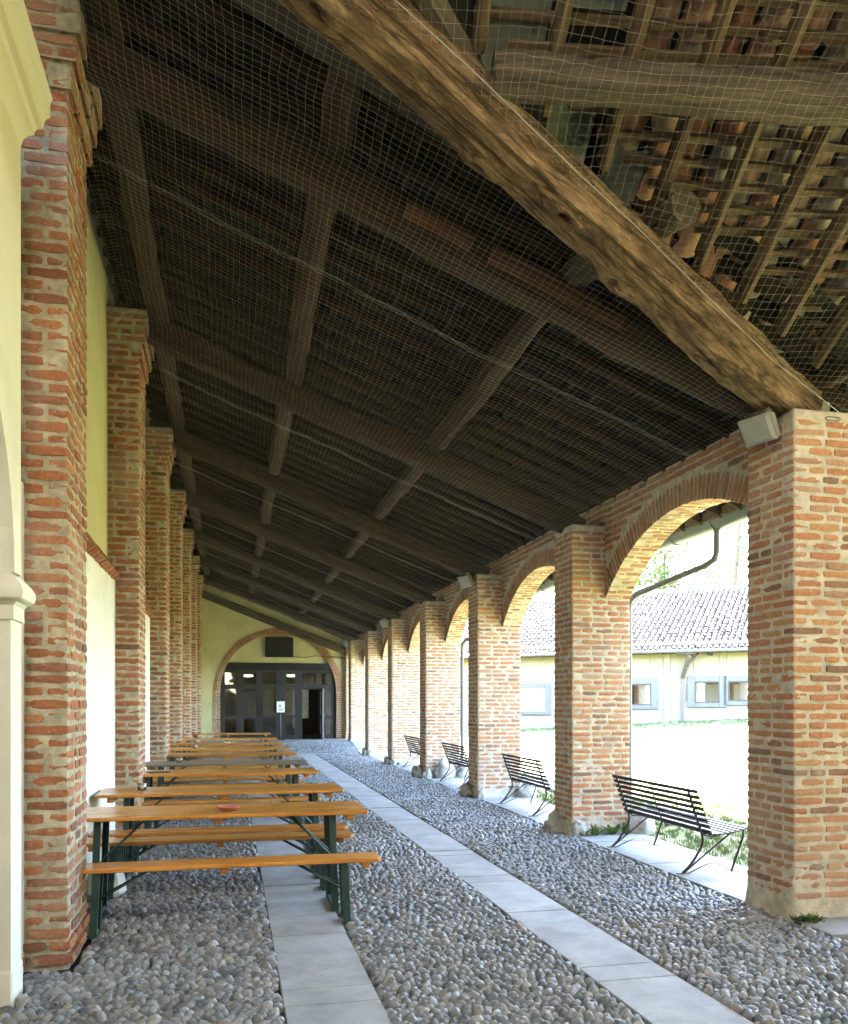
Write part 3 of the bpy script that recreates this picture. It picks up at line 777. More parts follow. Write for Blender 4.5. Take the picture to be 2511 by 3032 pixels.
# downpipes -----------------------------------------------------------------
for i, lab in ((1, 'grey downpipe on the lawn side of the second pier, bent up to the gutter'), (3, 'grey downpipe on the lawn side of the fourth pier')):
    y = PY[i]; yb = y + (.16 if i == 1 else .09)
    t = thing('downpipe', lab, 'pipe', (4.80, yb, 0))
    path = [(4.80, yb, -.05), (4.80, yb, 2.75), (4.81, yb - .03, 2.85), (4.86, yb - .10, 2.92), (5.36, yb - .80, 3.17), (5.42, yb - .90, 3.23), (5.43, yb - .93, 3.31), (5.43, yb - .93, 3.56)]
    link('pipe', MB().tube(path, .038, 12).mesh('pipe', 'pipe', True, 50), t)
    for q in (4, 5):
        a, b_ = Vector(path[q]), Vector(path[q + 1]); d = (b_ - a).normalized()
        link('joint_ring', MB().tube([a - d * .02, a + d * .02], .043, 12).mesh('joint_ring', 'pipe', True, 50), t)
    for z in (.6, 1.9):
        link('bracket', MB().tube([(4.80, yb, z), (4.80, yb, z + .03)], .044, 12).mesh('bracket', 'pipe', True, 50), t)

# ------------------------------------------------------------------ end wall with arched door
ew = thing('end_wall', 'yellow plastered end wall closing the arcade around the arched door', 'wall', (1.7, 31.05, .25))
EC, EZ, ER = 1.71, 1.98, 2.09
def endwall():
    b = MB(); V = []; F = []
    xs = [-1.3] + [EC - ER * math.cos(math.pi * k / 40) for k in range(41)] + [5.2]
    zs = [.0] + [EZ + ER * math.sin(math.pi * k / 40) for k in range(41)] + [.0]
    b.box(-1.3, EC - ER, 31.0, 31.3, 0, 7.0); b.box(EC + ER, 5.2, 31.0, 31.3, 0, 5.0)
    for k in range(41):
        V += [(xs[k + 1], 31.0, zs[k + 1]), (xs[k + 1], 31.0, 7 if xs[k + 1] < 0 else 6.3), (xs[k + 1], 31.3, zs[k + 1])]
    for k in range(40):
        a, c = 3 * k, 3 * k + 3
        F += [(a, c, c + 1, a + 1), (a, a + 2, c + 2, c)]
    b.add(V, F); me = b.mesh('plaster', 'yellow_plaster'); return me
link('plaster', endwall(), ew)
link('tympanum', MB().box(EC - 2.0, EC + 2.0, 31.13, 31.2, 3.03, 4.2).mesh('tympanum', 'yellow_plaster'), ew)
ring = []
r = np.random.default_rng(5)
n = int(math.pi * (ER + .12) / .073)
for k in range(n):
    a = -math.pi / 2 + math.pi * (k + .5) / n; rad = ER + .125
    ring.append(T(EC + rad * math.sin(a), 31.03 - r.uniform(0, .01), EZ + rad * math.cos(a)) @ Matrix.Rotation(a, 4, 'Y') @ Matrix.Rotation(R(90), 4, 'Z') @ VQ @ S(.24, .12, .058))
for sx in (-1, 1):
    z = .29
    kk = 0
    while z < EZ - .02:
        if kk % 2: ring.append(T(EC + sx * (ER + .12), 31.03, z) @ S(.24, .12, .056))
        else:
            for dx in (.057, .187): ring.append(T(EC + sx * (ER + dx), 31.03 - r.uniform(0, .01), z) @ S(.115, .12, .056))
        z += .0765; kk += 1
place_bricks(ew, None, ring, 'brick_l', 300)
link('mortar', MB().tube([(EC + (ER + .12) * math.sin(-math.pi / 2 + math.pi * k / 40), 31.045, EZ + (ER + .12) * math.cos(-math.pi / 2 + math.pi * k / 40)) for k in range(41)], .085, 4).mesh('mortar', 'mortar_l'), ew)
for sx in (-1, 1):
    xa = EC + sx * (ER + .005); xb = EC + sx * (ER + .24)
    link('mortar', MB().box(min(xa, xb), max(xa, xb), 30.975, 31.01, .2, EZ).mesh('mortar', 'mortar_l'), ew)
# lintel and door
def zx(px): return EC - ER + (px - 240) * (2 * ER / 1150.0)
dr = thing('glazed_door', 'wide charcoal glazed door with one leaf standing open in the end arch', 'door', (EC, 31.15, .25))
link('lintel', MB().cbox(EC - 1.95, EC + 1.95, 31.02, 31.24, 2.80, 3.035, .01).mesh('lintel', 'black'), dr)
DY0, DY1 = 31.14, 31.20
vcol = [(240, 285), (395, 470), (590, 655), (785, 885), (975, 1050), (1215, 1240), (1340, 1390)]
fb = 0
for (a, b_) in vcol:
    link('stile', MB().cbox(zx(a), zx(b_), DY0, DY1, .26, 2.80, .004).mesh('stile', 'door'), dr)
for (z0, z1) in ((.26, .40), (1.0, 1.11), (2.08, 2.25), (2.68, 2.80)):
    for k in range(6):
        if k == 4 and z1 < 2.0: continue
        link('rail', MB().box(zx(vcol[k][1]) + .002, zx(vcol[k + 1][0]) - .002, DY0 + .006, DY1 - .006, z0, z1).mesh('rail', 'door'), dr)
for k in range(6):
    if k != 4:
        for (z0, z1) in ((.40, 1.0), (1.11, 2.08)):
            link('pane', MB().box(zx(vcol[k][1]), zx(vcol[k + 1][0]), DY0 + .028, DY0 + .034, z0, z1).mesh('pane', 'glass'), dr)
    link('pane', MB().box(zx(vcol[k][1]), zx(vcol[k + 1][0]), DY0 + .028, DY0 + .034, 2.25, 2.68).mesh('pane', 'glass'), dr)
# open leaf, swung towards the arcade
lx = zx(1236)
leaf = link('door_leaf', MB().cbox(lx - .03, lx + .03, 30.28, 30.36, .27, 2.10, .004).mesh('door_leaf', 'door_light'), dr)
for y0, y1, z0, z1 in ((31.04, 31.12, .27, 2.10), (30.36, 31.04, .27, .42), (30.36, 31.04, 1.0, 1.12), (30.36, 31.04, 1.98, 2.10)):
    link('leaf_rail', MB().box(lx - .026, lx + .026, y0, y1, z0, z1).mesh('leaf_rail', 'door_light' if z1 > 2 else 'door'), leaf)
link('leaf_pane', MB().box(lx - .004, lx + .004, 30.36, 31.04, .42, 1.98).mesh('leaf_pane', 'glass'), leaf)
link('push_bar', MB().tube([(lx - .07, 30.4, 1.06), (lx - .07, 31.0, 1.06)], .018, 8).mesh('push_bar', 'black', True), leaf)
# room behind
rm = thing('hall_interior', 'dim hall with curtains seen through the glazed door', 'room', (1.7, 33, .25))
b = MB(); b.box(-1.3, 5.2, 36.0, 36.1, 0, 4.2); b.box(-1.4, -1.3, 31.3, 36.1, 0, 4.2); b.box(5.2, 5.3, 31.3, 36.1, 0, 4.2); b.box(-1.4, 5.3, 31.3, 36.1, 4.2, 4.3); b.box(-1.4, 5.3, 31.25, 36.1, .15, .25)
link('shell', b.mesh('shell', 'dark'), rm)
for (xa, xb) in ((zx(475), zx(580)), (zx(660), zx(780)), (zx(890), zx(970)), (zx(1055), zx(1120))):
    V = []; n = 24
    for k in range(n + 1):
        x = xa + (xb - xa) * k / n; yy = 31.42 + .03 * math.sin(k * 1.9) + .012 * math.sin(k * 4.1)
        V += [(x, yy, 1.0), (x, yy, 2.27)]
    link('curtain', MB().add(V, [(2 * k, 2 * k + 2, 2 * k + 3, 2 * k + 1) for k in range(n)]).mesh('curtain', 'curtain', True), rm)
for (px_, dd) in ((510, 2.0), (962, 1.6)):
    lm = thing('ceiling_lamp', 'lit oval hall lamp seen through the %s transom pane of the door' % ('narrow' if px_ < 600 else 'middle'), 'lamp', (zx(px_), 31.3 + dd, 2.66))
    link('diffuser', MB().lathe([(.02, 0), (.16, .015), (.2, .05), (.17, .085), (.03, .10)], 18, (zx(px_) + .05, 31.3 + dd, 2.58)).mesh('diffuser', 'lit', True), lm)
    link('rod', MB().tube([(zx(px_) + .05, 31.3 + dd, 2.67), (zx(px_) + .05, 31.3 + dd, 4.2)], .008, 6).mesh('rod', 'black'), lm)
bxo = thing('black_box', 'black rectangular screen box mounted under the crown of the door arch', 'box', (1.72, 31.05, 3.25))
link('casing', MB().cbox(1.22, 2.22, 30.93, 31.13, 3.25, 3.96, .012).mesh('casing', 'black'), bxo)
link('front_panel', MB().cbox(1.25, 2.19, 30.915, 30.931, 3.28, 3.93, .004).mesh('front_panel', 'black'), bxo)
cb = link('cable', MB().tube([(2.22, 30.97, 3.27), (2.6, 30.97, 3.235), (3.0, 30.96, 3.31), (3.5, 30.96, 3.285), (3.62, 30.95, 3.28)], .012, 6).mesh('cable', 'black', True))
tag(cb, 'thin dark cable sagging from the black box across the arch', 'cable')
cb = link('conduit', MB().tube([(3.62, 30.95, 3.275), (4.15, 30.90, 3.22)], .02, 8).mesh('conduit', 'stone_trim', True)); tag(cb, 'short pale conduit above the springing of the door arch', 'conduit')
sg = thing('notice_stand', 'white paper notice on a thin black stand before the door', 'sign', (zx(822), 30.4, .26))
sxx = zx(822)
link('base', MB().lathe([(.16, 0), (.16, .012), (.02, .03)], 20, (sxx, 30.4, .256)).mesh('base', 'black', True, 40), sg)
link('pole', MB().tube([(sxx, 30.4, .27), (sxx, 30.4, 1.25)], .013, 8).mesh('pole', 'door_light', True), sg)
link('board', MB().cbox(sxx - .19, sxx + .14, 30.385, 30.40, 1.24, 1.66, .003).mesh('board', 'black'), sg)
pp = link('paper', MB().box(sxx - .14, sxx + .14, 30.380, 30.384, 1.24, 1.63).mesh('paper', 'paper'), sg)
b = MB(); b.tube([(sxx - .03 + .0, 30.3785, 1.47)] * 1 + [(sxx - .03, 30.3780, 1.47)], .05, 16)
link('emblem', b.mesh('emblem', 'ink'), sg)
for k in range(4): link('text_line', MB().box(sxx - .09, sxx + .08, 30.378, 30.3795, 1.30 + k * .022, 1.312 + k * .022).mesh('text_line', 'ink'), sg)

# ------------------------------------------------------------------ roof over the arcade
roof = thing('arcade_roof', 'dark timber lean-to roof over the arcade with beams, purlins and rafters', 'roof', (1.6, 5.6, 3.7))
BY = [p + .37 for p in PY]
def sloped(name, xa, xb, y, zfun, dz, wd, ht, mat, seg, seed, rough, bend=0, power=4, yb=None):
    p0 = (xb, y, zfun(xb) + dz + ht / 2); p1 = (xa, y if yb is None else yb, zfun(xa) + dz + ht / 2)
    M, L = along(p0, p1)
    return link(name, timber_mesh(L, wd, ht, mat, seg, 12, rough, bend, power, seed), roof, M)
for i, y in enumerate(BY):
    sloped('principal_beam', -1.25, 4.25, y, beam_z, 0, .27, .28, 'wood_dark', 36, 10 + i, .016, power=3.2)
sloped('principal_beam', -1.25, 4.2, 30.86, beam_z, -.30, .2, .26, 'wood_grey', 16, 30, .006)
PUR = [2.38, .68, -.80]
ys = [4.25] + BY + [31.0]
for j, X in enumerate(PUR):
    for i in range(len(ys) - 1):
        a = ys[i] - (.10 if i else 0); b_ = ys[i + 1] + .10
        if i == len(ys) - 2: b_ = 30.99
        if i == 0: a = (4.22, 3.95, 3.6)[j]
        z = beam_z(X) + .28 * .93 + .085
        M, L = along((X, a, z), (X, b_, z + random.uniform(-.02, .02)))
        if i == 0 and j == 0: M, L = along((2.62, 4.50, 4.53), (2.36, 5.85, 4.66))
        link('purlin', timber_mesh(L, .21, .20, 'wood_grey' if i == 0 and j == 0 else 'wood_dark', 18, 12, .016, 0, 2.3, 50 + i * 5 + j), roof, M)
M, L = along((4.5, 5.0, 4.09), (4.5, 30.9, 4.09)); link('wall_plate', timber_mesh(L, .2, .13, 'wood_dark', 60, 8, .008, 0, 5, 3), roof, M)
# reddish repair pieces on the front beam
for xa, xb in ((1.15, 1.62), (1.75, 2.75)):
    y = BY[0] - .145
    p0, p1 = (xa, y, beam_z(xa) + .12), (xb, y, beam_z(xb) + .12); M, L = along(p0, p1)
    link('repair_board', timber_mesh(L, .035, .12, 'wood_red', 6, 8, .004, 0, 5, 8), roof, M)
# rafters
def valley_y(X): return 5.55 + .449 * (X - 4.15)        # line of the skew trunk in plan
yy = 5.30; k = 0
yy = 3.75
EAVE = 5.36
RB = timber_mesh(1.0, .085, .10, 'wood_rafter', 8, 8, .004, 0, 5, 77)
while yy < 30.9:
    xhi = EAVE if yy > 5.6 else 4.15 + (yy - 5.55) / .449
    xlo = -1.28
    M, L = along((xhi, yy, raft_z(xhi) + .05), (xlo, yy + random.uniform(-.03, .03), raft_z(xlo) + .05))
    link('rafter', RB, roof, M @ S(L, 1, 1)); yy += .385; k += 1
# battens
BAT = timber_mesh(1.0, .05, .03, 'tile_black', 1, 4, 0, 0, 8, 5)
X = EAVE - .05; 
while X > -1.25:
    y = max(3.7, valley_y(X) + .1)
    while y < 30.9:
        y2 = min(31.0, y + random.uniform(3.2, 4.6))
        if 31.0 - y2 < .6: y2 = 31.0
        M, L = along((X, y, raft_z(X) + .118), (X, y2, raft_z(X) + .118)); 
        link('batten', BAT, roof, M @ S(L - .01, 1, 1)); y = y2
    X -= .24
# clay pans above: one joined mass
def halfpipe(L, r0, r1, n, up, th=0.0):
    V = []
    for x, rr_ in ((0, r0), (L, r1)):
        for k in range(n + 1):
            a = math.pi * k / n; V.append((x, rr_ * math.cos(a), (rr_ * math.sin(a) if up else -rr_ * math.sin(a))))
    F = [(k, k + 1, n + 2 + k, n + 1 + k) for k in range(n)]
    return V, F
def roofmass(name, parent, frame, u0, u1, v0, v1, mat, su=.2, sv=.36, n=5, skip=None, covers=True, rad=.092):
    b = MB(); A = np.array(frame)
    pv, pf = halfpipe(sv + .05, rad, rad * .86, n, False); cv, cf = halfpipe(sv + .05, rad * .86, rad, n, True)
    pv, cv = np.array(pv), np.array(cv)
    u = u0
    while u < u1:
        v = v0
        while v < v1:
            if not (skip and skip(u, v)):
                q = pv + np.array([v, u + random.uniform(-.006, .006), rad + random.uniform(-.004, .004)]); b.add(q @ A[:3, :3].T + A[:3, 3], pf)
                if covers:
                    q = cv + np.array([v, u + su / 2 + random.uniform(-.006, .006), rad + .03 + random.uniform(-.004, .004)]); b.add(q @ A[:3, :3].T + A[:3, 3], cf)
            v += sv
        u += su
    o = link(name, b.mesh(name, mat, True), parent); o["kind"] = "stuff"; return o
ct, st_ = 1 / math.hypot(1, K), K / math.hypot(1, K)
FR = Matrix(((ct, 0, st_, -1.3), (0, 1, 0, 0), (-st_, 0, ct, raft_z(-1.3) + .14), (0, 0, 0, 1)))
def skip1(u, v):
    X = -1.3 + v * ct; return u < valley_y(X) - .1
roofmass('clay_tiles', roof, FR, 3.6, 31.1, 0, 6.83, 'tile_black', skip=skip1)
dk = MB().add([(-1.5, 3.0, raft_z(-1.5) + .33), (EAVE, 5.6, raft_z(EAVE) + .33), (EAVE, 31.1, raft_z(EAVE) + .33), (-1.5, 31.1, raft_z(-1.5) + .33)], [(0, 1, 2, 3)]).mesh('light_block_sheet', 'dark')
link('light_block_sheet', dk, roof)  # sheet added above the tiles only to stop light leaking through
# gutter
gt = thing('eave_gutter', 'green-grey half round gutter along the eave above the lawn', 'gutter', (5.45, 17, 3.6))
V = []; n = 10; gy = np.linspace(5.4, 31, 2)
for y in gy:
    for k in range(n + 1):
        a = math.pi + math.pi * k / n; V.append((5.43 + .11 * math.cos(a), y, raft_z(EAVE) + .03 + .11 * math.sin(a)))
link('trough', MB().add(V, [(k, k + 1, n + 2 + k, n + 1 + k) for k in range(n)]).mesh('trough', 'gutter', True), gt)
link('rim', MB().tube([(5.54, 5.4, raft_z(EAVE) + .03), (5.54, 31, raft_z(EAVE) + .03)], .009, 6).mesh('rim', 'gutter', True), gt)
for y in np.arange(5.9, 30, .9):
    link('hanger', MB().tube([(5.43 + .115 * math.cos(a), y, raft_z(EAVE) + .03 + .115 * math.sin(a)) for a in np.linspace(math.pi, 2 * math.pi, 9)], .006, 5).mesh('hanger', 'gutter'), gt)
link('eave_board', MB().box(5.30, 5.33, 5.6, 31, raft_z(5.30) + .0, raft_z(5.30) + .115).mesh('eave_board', 'wood_pale'), roof)

# ------------------------------------------------------------------ skew trunk and second roof
tr = thing('skew_trunk_beam', 'huge knotty ochre tree-trunk beam rising from the corner pier', 'beam', (4.15, 5.6, 3.72))
path = [(4.28, 5.63, 3.80), (3.561, 5.286, 3.975), (2.819, 4.953, 4.205), (2.191, 4.67, 4.405), (1.781, 4.486, 4.515), (1.048, 4.157, 4.745), (.528, 3.924, 4.88), (-1.3, 3.10, 5.30)]
def trunk(path, n=72, per=34):
    P = [Vector(p) for p in path]; pts_ = []
    for i in range(len(P) - 1):
        p0, p1, p2, p3 = P[max(0, i - 1)], P[i], P[i + 1], P[min(len(P) - 1, i + 2)]
        for k in range(per):
            t = k / per
            pts_.append(.5 * ((2 * p1) + (p2 - p0) * t + (2 * p0 - 5 * p1 + 4 * p2 - p3) * t * t + (3 * p1 - p0 - 3 * p2 + p3) * t ** 3))
    pts_.append(P[-1]); V = []; base = P[0]
    ax = (P[-1] - P[0]).normalized(); ay = Vector((0, 0, 1)).cross(ax).normalized(); az = ax.cross(ay)
    knots = [(0.9, 1.2, .03), (1.5, .3, .04), (2.2, 4.4, .05), (2.75, 5.0, .045), (3.3, 4.2, .05), (3.6, 2.0, .03), (4.4, 4.8, .05), (5.0, 3.9, .03)]
    for p in pts_:
        x = (p - base).dot(ax)
        for j in range(n):
            a = 2 * math.pi * j / n; ca, sa = math.cos(a), math.sin(a)
            rr_ = .168 + .02 * nz(x, 0, 0, .8, 2)
            rr_ *= (abs(ca) ** 2.8 + abs(sa) ** 2.8) ** (-1 / 2.8)
            d = .026 * nz(x * .8, ca * 1.2, sa * 1.2, 1.6, 1) + .013 * nz(x * 1.2, ca * 3, sa * 3, 2.0, 8) - .022 * max(0, nz(x * .5, ca * 7, sa * 7, 1.0, 3) - .12) * 2.2 + .008 * nz(x * 7, ca * 5, sa * 5, 1.0, 6) + .004 * nz(x * 14, ca * 12, sa * 12, 1.0, 16)
            for (kx, ka, kh) in knots:
                q = ((x - kx) / .13) ** 2 + (((a - ka + math.pi) % (2 * math.pi) - math.pi) / .45) ** 2
                d += kh * math.exp(-q) * (1 - 1.7 * math.exp(-q * 7))
            V.append(Vector((x, 0, 0)) + Vector((0, (p - base).dot(ay) + ca * (rr_ + d), (p - base).dot(az) + sa * (rr_ + d))))
    m = len(pts_)
    F = [(i * n + j, i * n + (j + 1) % n, (i + 1) * n + (j + 1) % n, (i + 1) * n + j) for i in range(m - 1) for j in range(n)]
    F.append(tuple(range(n))[::-1]); F.append(tuple((m - 1) * n + k for k in range(n)))
    M = Matrix(((ax.x, ay.x, az.x, base.x), (ax.y, ay.y, az.y, base.y), (ax.z, ay.z, az.z, base.z), (0, 0, 0, 1)))
    return MB().add([tuple(v) for v in V], F).mesh('trunk', 'wood_big', True), M
me, M = trunk(path); link('trunk', me, tr, M)

TH2 = R(8); S2 = .45; O2 = Vector((4.3, 5.6)); Z2 = 4.1
e1 = Vector((math.cos(TH2), -math.sin(TH2))); e2 = Vector((math.sin(TH2), math.cos(TH2)))
def p2(u, v, dz=0.0):
    q = O2 + e1 * u + e2 * v; return (q.x, q.y, Z2 - S2 * v + dz)
rf2 = thing('side_wing_roof', 'side wing roof with pale rafters, battens and clay tiles above the corner', 'roof', (4.3, 5.6, 4.1))
upn = Vector((e2.x * S2, e2.y * S2, 1)).normalized()
def raft2(name, u, v0, v1, wd, ht, mat, dz, seed=0, seg=10):
    M, L = along(p2(u, v0, dz), p2(u, v1, dz), upn); return link(name, timber_mesh(L, wd, ht, mat, seg, 8, .003, 0, 6, seed), rf2, M)
def vmax(u, m=.0):
    v = .4
    while v > -7:
        q = p2(u, v)
        if q[1] < valley_y(q[0]) - m: return v
        v -= .02
    return v
u = -2.0 - .41 * 3; k = 0
while u < 9.0:
    vlo = -7.4
    vhi = min(.55, 0.4)
    vhi = min(vhi, vmax(u, .05))       # stop at the trunk
    raft2('rafter', u, vhi, vlo, .07, .165, 'wood_pale', .0825, k); u += .41; k += 1
B2 = timber_mesh(1.0, .045, .035, 'wood_pale', 2, 4, 0, 0, 8, 5)
v = .3
while v > -4.2:
    ua = -3.4
    while ua < 8 and vmax(ua, .06) < v: ua += .05
    while ua < 9.0:
        ub = min(9.0, ua + random.uniform(1.4, 2.2))
        M, L = along(p2(ua, v, .187), p2(ub, v, .187), upn); link('batten', B2, rf2, M @ S(L - .008, 1, 1)); ua = ub
    v -= .128
LOGV = -1.86
M, L = along(p2(-2.75, LOGV, -.125), p2(8.5, LOGV, -.125)); link('purlin_log', timber_mesh(L, .20, .21, 'wood_grey', 90, 16, .018, 0, 2.2, 21), rf2, M)
M, L = along(p2(-4.5, -4.6, -.125), p2(8.5, -4.6, -.125)); link('purlin_log', timber_mesh(L, .20, .21, 'wood_grey', 60, 12, .018, 0, 2.2, 25), rf2, M)
# knee timber where the log meets the trunk
M, L = along((1.0, 4.22, 4.90), (2.60, 5.02, 4.52)); link('valley_board', timber_mesh(L, .06, .26, 'wood_grey', 10, 10, .008, .05, 4, 31), rf2, M)
M, L = along((2.55, 4.92, 4.52), (3.55, 5.42, 4.22)); link('valley_board', timber_mesh(L, .05, .2, 'wood_grey', 8, 10, .006, .02, 4, 33), rf2, M)
M, L = along((.55, 3.55, 5.05), (1.35, 4.3, 4.80)); link('valley_board', timber_mesh(L, .10, .16, 'wood_grey', 8, 10, .01, .03, 3, 35), rf2, M)
# tiles over the side wing
c2, s2 = 1 / math.hypot(1, S2), S2 / math.hypot(1, S2)
ORG = p2(0, 0, .208)
F2 = Matrix(((e2.x * c2, e1.x, e2.x * s2, ORG[0]), (e2.y * c2, e1.y, e2.y * s2, ORG[1]), (-s2, 0, c2, ORG[2]), (0, 0, 0, 1)))
def tile_mesh(L=.30, r0=.088, r1=.074, th=.012, n=10):
    V = []
    for (x, rr_) in ((0, r1), (L * .5, (r0 + r1) / 2), (L, r0)):
        for t in (0, th):
            for k in range(n + 1):
                a = math.pi * k / n; q = rr_ - t; V.append((x, q * math.cos(a), -q * math.sin(a)))
    w_ = n + 1; F = []
    for i in range(2):
        for k in range(n):
            F.append((2 * i * w_ + k, 2 * i * w_ + k + 1, (2 * i + 2) * w_ + k + 1, (2 * i + 2) * w_ + k))
            F.append(((2 * i + 1) * w_ + k, (2 * i + 3) * w_ + k, (2 * i + 3) * w_ + k + 1, (2 * i + 1) * w_ + k + 1))
    for k in range(n):
        F.append((4 * w_ + k, 4 * w_ + k + 1, 5 * w_ + k + 1, 5 * w_ + k)); F.append((k, w_ + k, w_ + k + 1, k + 1))
    me = MB().add(V, F).mesh('roof_tile', 'tile', True, 50); recalc(me); return me
TM = tile_mesh()
nt_ = 0
def sheet_zone(u, v): return u < -1.98 and v > -2.3
for u in np.arange(-2.86, 2.2, .205):
    v = -3.0
    while v < .3:
        s_ = v * 1.0
        qq = p2(u, v); 
        if not sheet_zone(u, v) and qq[1] < valley_y(qq[0]) + .02 and nt_ < 290:
            link('roof_tile', TM, rf2, F2 @ T(v / c2, u + random.uniform(-.01, .01), .088 + random.uniform(-.004, .008)) @ Matrix.Rotation(R(-2.5) + random.uniform(-.02, .02), 4, 'Y') @ Matrix.Rotation(random.uniform(-.05, .05), 4, 'Z')); nt_ += 1
        v += .256 * c2
for i, (ua, ub, va, vb) in enumerate(((-2.35, -2.08, -1.72, -1.10), (-2.36, -2.06, -2.3, -1.9), (-1.95, -1.70, -1.25, -.72), (-2.78, -2.45, -2.3, -1.5))):
    A = [p2(ua, va, .211 + .002 * i), p2(ub, va, .211 + .002 * i), p2(ub, vb, .211 + .002 * i), p2(ua, vb, .211 + .002 * i)]
    B_ = [(x, y, z + .01) for x, y, z in A]
    link('grey_sheet', MB().add(A + B_, [(0, 1, 2, 3), (7, 6, 5, 4), (0, 4, 5, 1), (1, 5, 6, 2), (2, 6, 7, 3), (3, 7, 4, 0)]).mesh('grey_sheet', 'grey_sheet'), rf2)
q = [p2(-4.4, -7.6, .44), p2(9.3, -7.6, .44), p2(9.3, .7, .44), p2(-.2, .35, .44), p2(-4.4, -1.8, .44)]
link('light_block_sheet', MB().add(q, [(0, 1, 2, 3, 4)]).mesh('light_block_sheet', 'dark'), rf2)  # added over the side wing tiles to keep daylight out
# wall of the side wing behind the camera and on the near left; portal backing and end wall added to block light
bw = thing('rear_wall', 'bare plastered wall of the side wing behind the viewpoint, with added light-blocking closures', 'wall', (2, -2.4, 0))
b = MB(); b.add([(-1.7, -2.2, -.2), (9.6, -3.8, -.2), (9.6, -3.8, 7.9), (-1.7, -2.2, 7.9)], [(0, 1, 2, 3)]); b.box(-1.9, -1.6, -2.6, 2.2, -.2, 7.9); b.box(-2.1, -1.752, 1.9, 5.025, -.2, 7.9); b.box(12.6, 12.8, -4.2, 4.4, -.2, 7.9); b.add([(9.6, -3.8, -.2), (12.8, -4.2, -.2), (12.8, -4.2, 7.9), (9.6, -3.8, 7.9)], [(0, 1, 2, 3)])
link('plaster', b.mesh('plaster', 'mortar_l'), bw)

# ------------------------------------------------------------------ bird nets and wires
def strings(b, P, ra):
    """P: (m,3) polyline; triangular section"""
    P = np.asarray(P); m = len(P)
    t = np.gradient(P, axis=0); t /= np.linalg.norm(t, axis=1)[:, None] + 1e-9
    up = np.array([0, 0, 1.0]); a = np.cross(t, up); a /= np.linalg.norm(a, axis=1)[:, None] + 1e-9; c = np.cross(a, t)
    V = np.empty((m, 3, 3))
    for k in range(3):
        an = 2 * math.pi * k / 3; V[:, k] = P + ra * (math.cos(an) * a + math.sin(an) * c)
    F = []
    for i in range(m - 1):
        for k in range(3): F.append((i * 3 + k, i * 3 + (k + 1) % 3, i * 3 + 3 + (k + 1) % 3, i * 3 + 3 + k))
    b.add(V.reshape(-1, 3), F)
CELL = .052
gx = np.arange(-1.24, 4.40, CELL * ct); gy = np.arange(2.6, 30.9, CELL)
GX, GY = np.meshgrid(gx, gy, indexing='ij')
def smooth_noise(shape, cells, seed, amp):
    r_ = np.random.default_rng(seed); a = r_.normal(0, 1, (cells[0] + 2, cells[1] + 2))
    xi = np.linspace(0, cells[0], shape[0]); yi = np.linspace(0, cells[1], shape[1])
    x0, y0 = np.floor(xi).astype(int), np.floor(yi).astype(int); fx, fy = xi - x0, yi - y0
    fx, fy = fx * fx * (3 - 2 * fx), fy * fy * (3 - 2 * fy)
    A = a[np.ix_(x0, y0)]; B = a[np.ix_(x0 + 1, y0)]; Cc = a[np.ix_(x0, y0 + 1)]; D = a[np.ix_(x0 + 1, y0 + 1)]
    return amp * ((A * (1 - fx)[:, None] + B * fx[:, None]) * (1 - fy)[None] + (Cc * (1 - fx)[:, None] + D * fx[:, None]) * fy[None])
ph = ((GY - BY[0]) % 3.86) / 3.86
GZ = 3.655 + K * (3.95 - GX) - .07 * np.sin(math.pi * ph) ** 2 * np.clip((GX + 1.3) / 1.2, 0, 1) * np.clip((4.4 - GX) / .8, 0, 1)
GZ += smooth_noise(GX.shape, (9, 60), 1, .012) + smooth_noise(GX.shape, (40, 240), 2, .004)
GZ -= .55 * np.clip((-.98 - GX) / .27, 0, 1) ** 1.5
JX = GX + smooth_noise(GX.shape, (14, 70), 3, .012) + rng.normal(0, .0028, GX.shape)
JY = GY + smooth_noise(GX.shape, (14, 70), 4, .014) + rng.normal(0, .0028, GX.shape)
ok = (GY > 5.50 + .449 * (GX - 4.15) + .16) & (GX < 4.36)
for p in PY:
    ok &= ~((GX < -.93) & (GY > p - .02) & (GY < p + .93))
    ok &= ~((GX > 3.94) & (GY > p - .03) & (GY < p + .6))
P3 = np.stack([JX, JY, GZ], -1)
nb = MB()
def emit(line, mask, ra, step):
    i = 0; n = len(mask)
    while i < n:
        if mask[i]:
            j = i
            while j < n and mask[j]: j += 1
            if j - i > 1:
                ix = list(range(i, j, step)); 
                if ix[-1] != j - 1: ix.append(j - 1)
                strings(nb, line[ix], ra)
            i = j
        else: i += 1
for i in range(len(gx)):
    nr_ = int((11.0 - 2.6) / CELL); m1 = ok[i].copy(); m1[nr_ + 1:] = False; m2 = ok[i].copy(); m2[:nr_] = False
    emit(P3[i], m1, .00054, 2); emit(P3[i], m2, .00038, 3)
for j in range(len(gy)):
    emit(P3[:, j], ok[:, j], .00054 if gy[j] < 11 else .00038, 2 if gy[j] < 14 else 4)
n1 = thing('bird_net', 'fine white bird net stretched under the dark arcade roof', 'net', (1.6, 5.0, 4.5))
link('mesh', nb.mesh('mesh', 'net'), n1)
for yy_ in (6.45, 10.25, 14.2, 18.1, 22.0, 25.9):
    j = int((yy_ - 2.6) / CELL)
    for k in range(5):
        q = P3[:, j].copy(); q[:, 1] += rng.normal(0, .012, len(q)) + (k - 2) * .008; q[:, 2] -= .004 * k + rng.normal(0, .004, len(q)); b = MB(); strings(b, q[ok[:, j]], .0006)
        if k == 0: sb = MB()
        sb.add(b.v[0], b.f)
    link('seam', sb.mesh('seam', 'net'), n1)
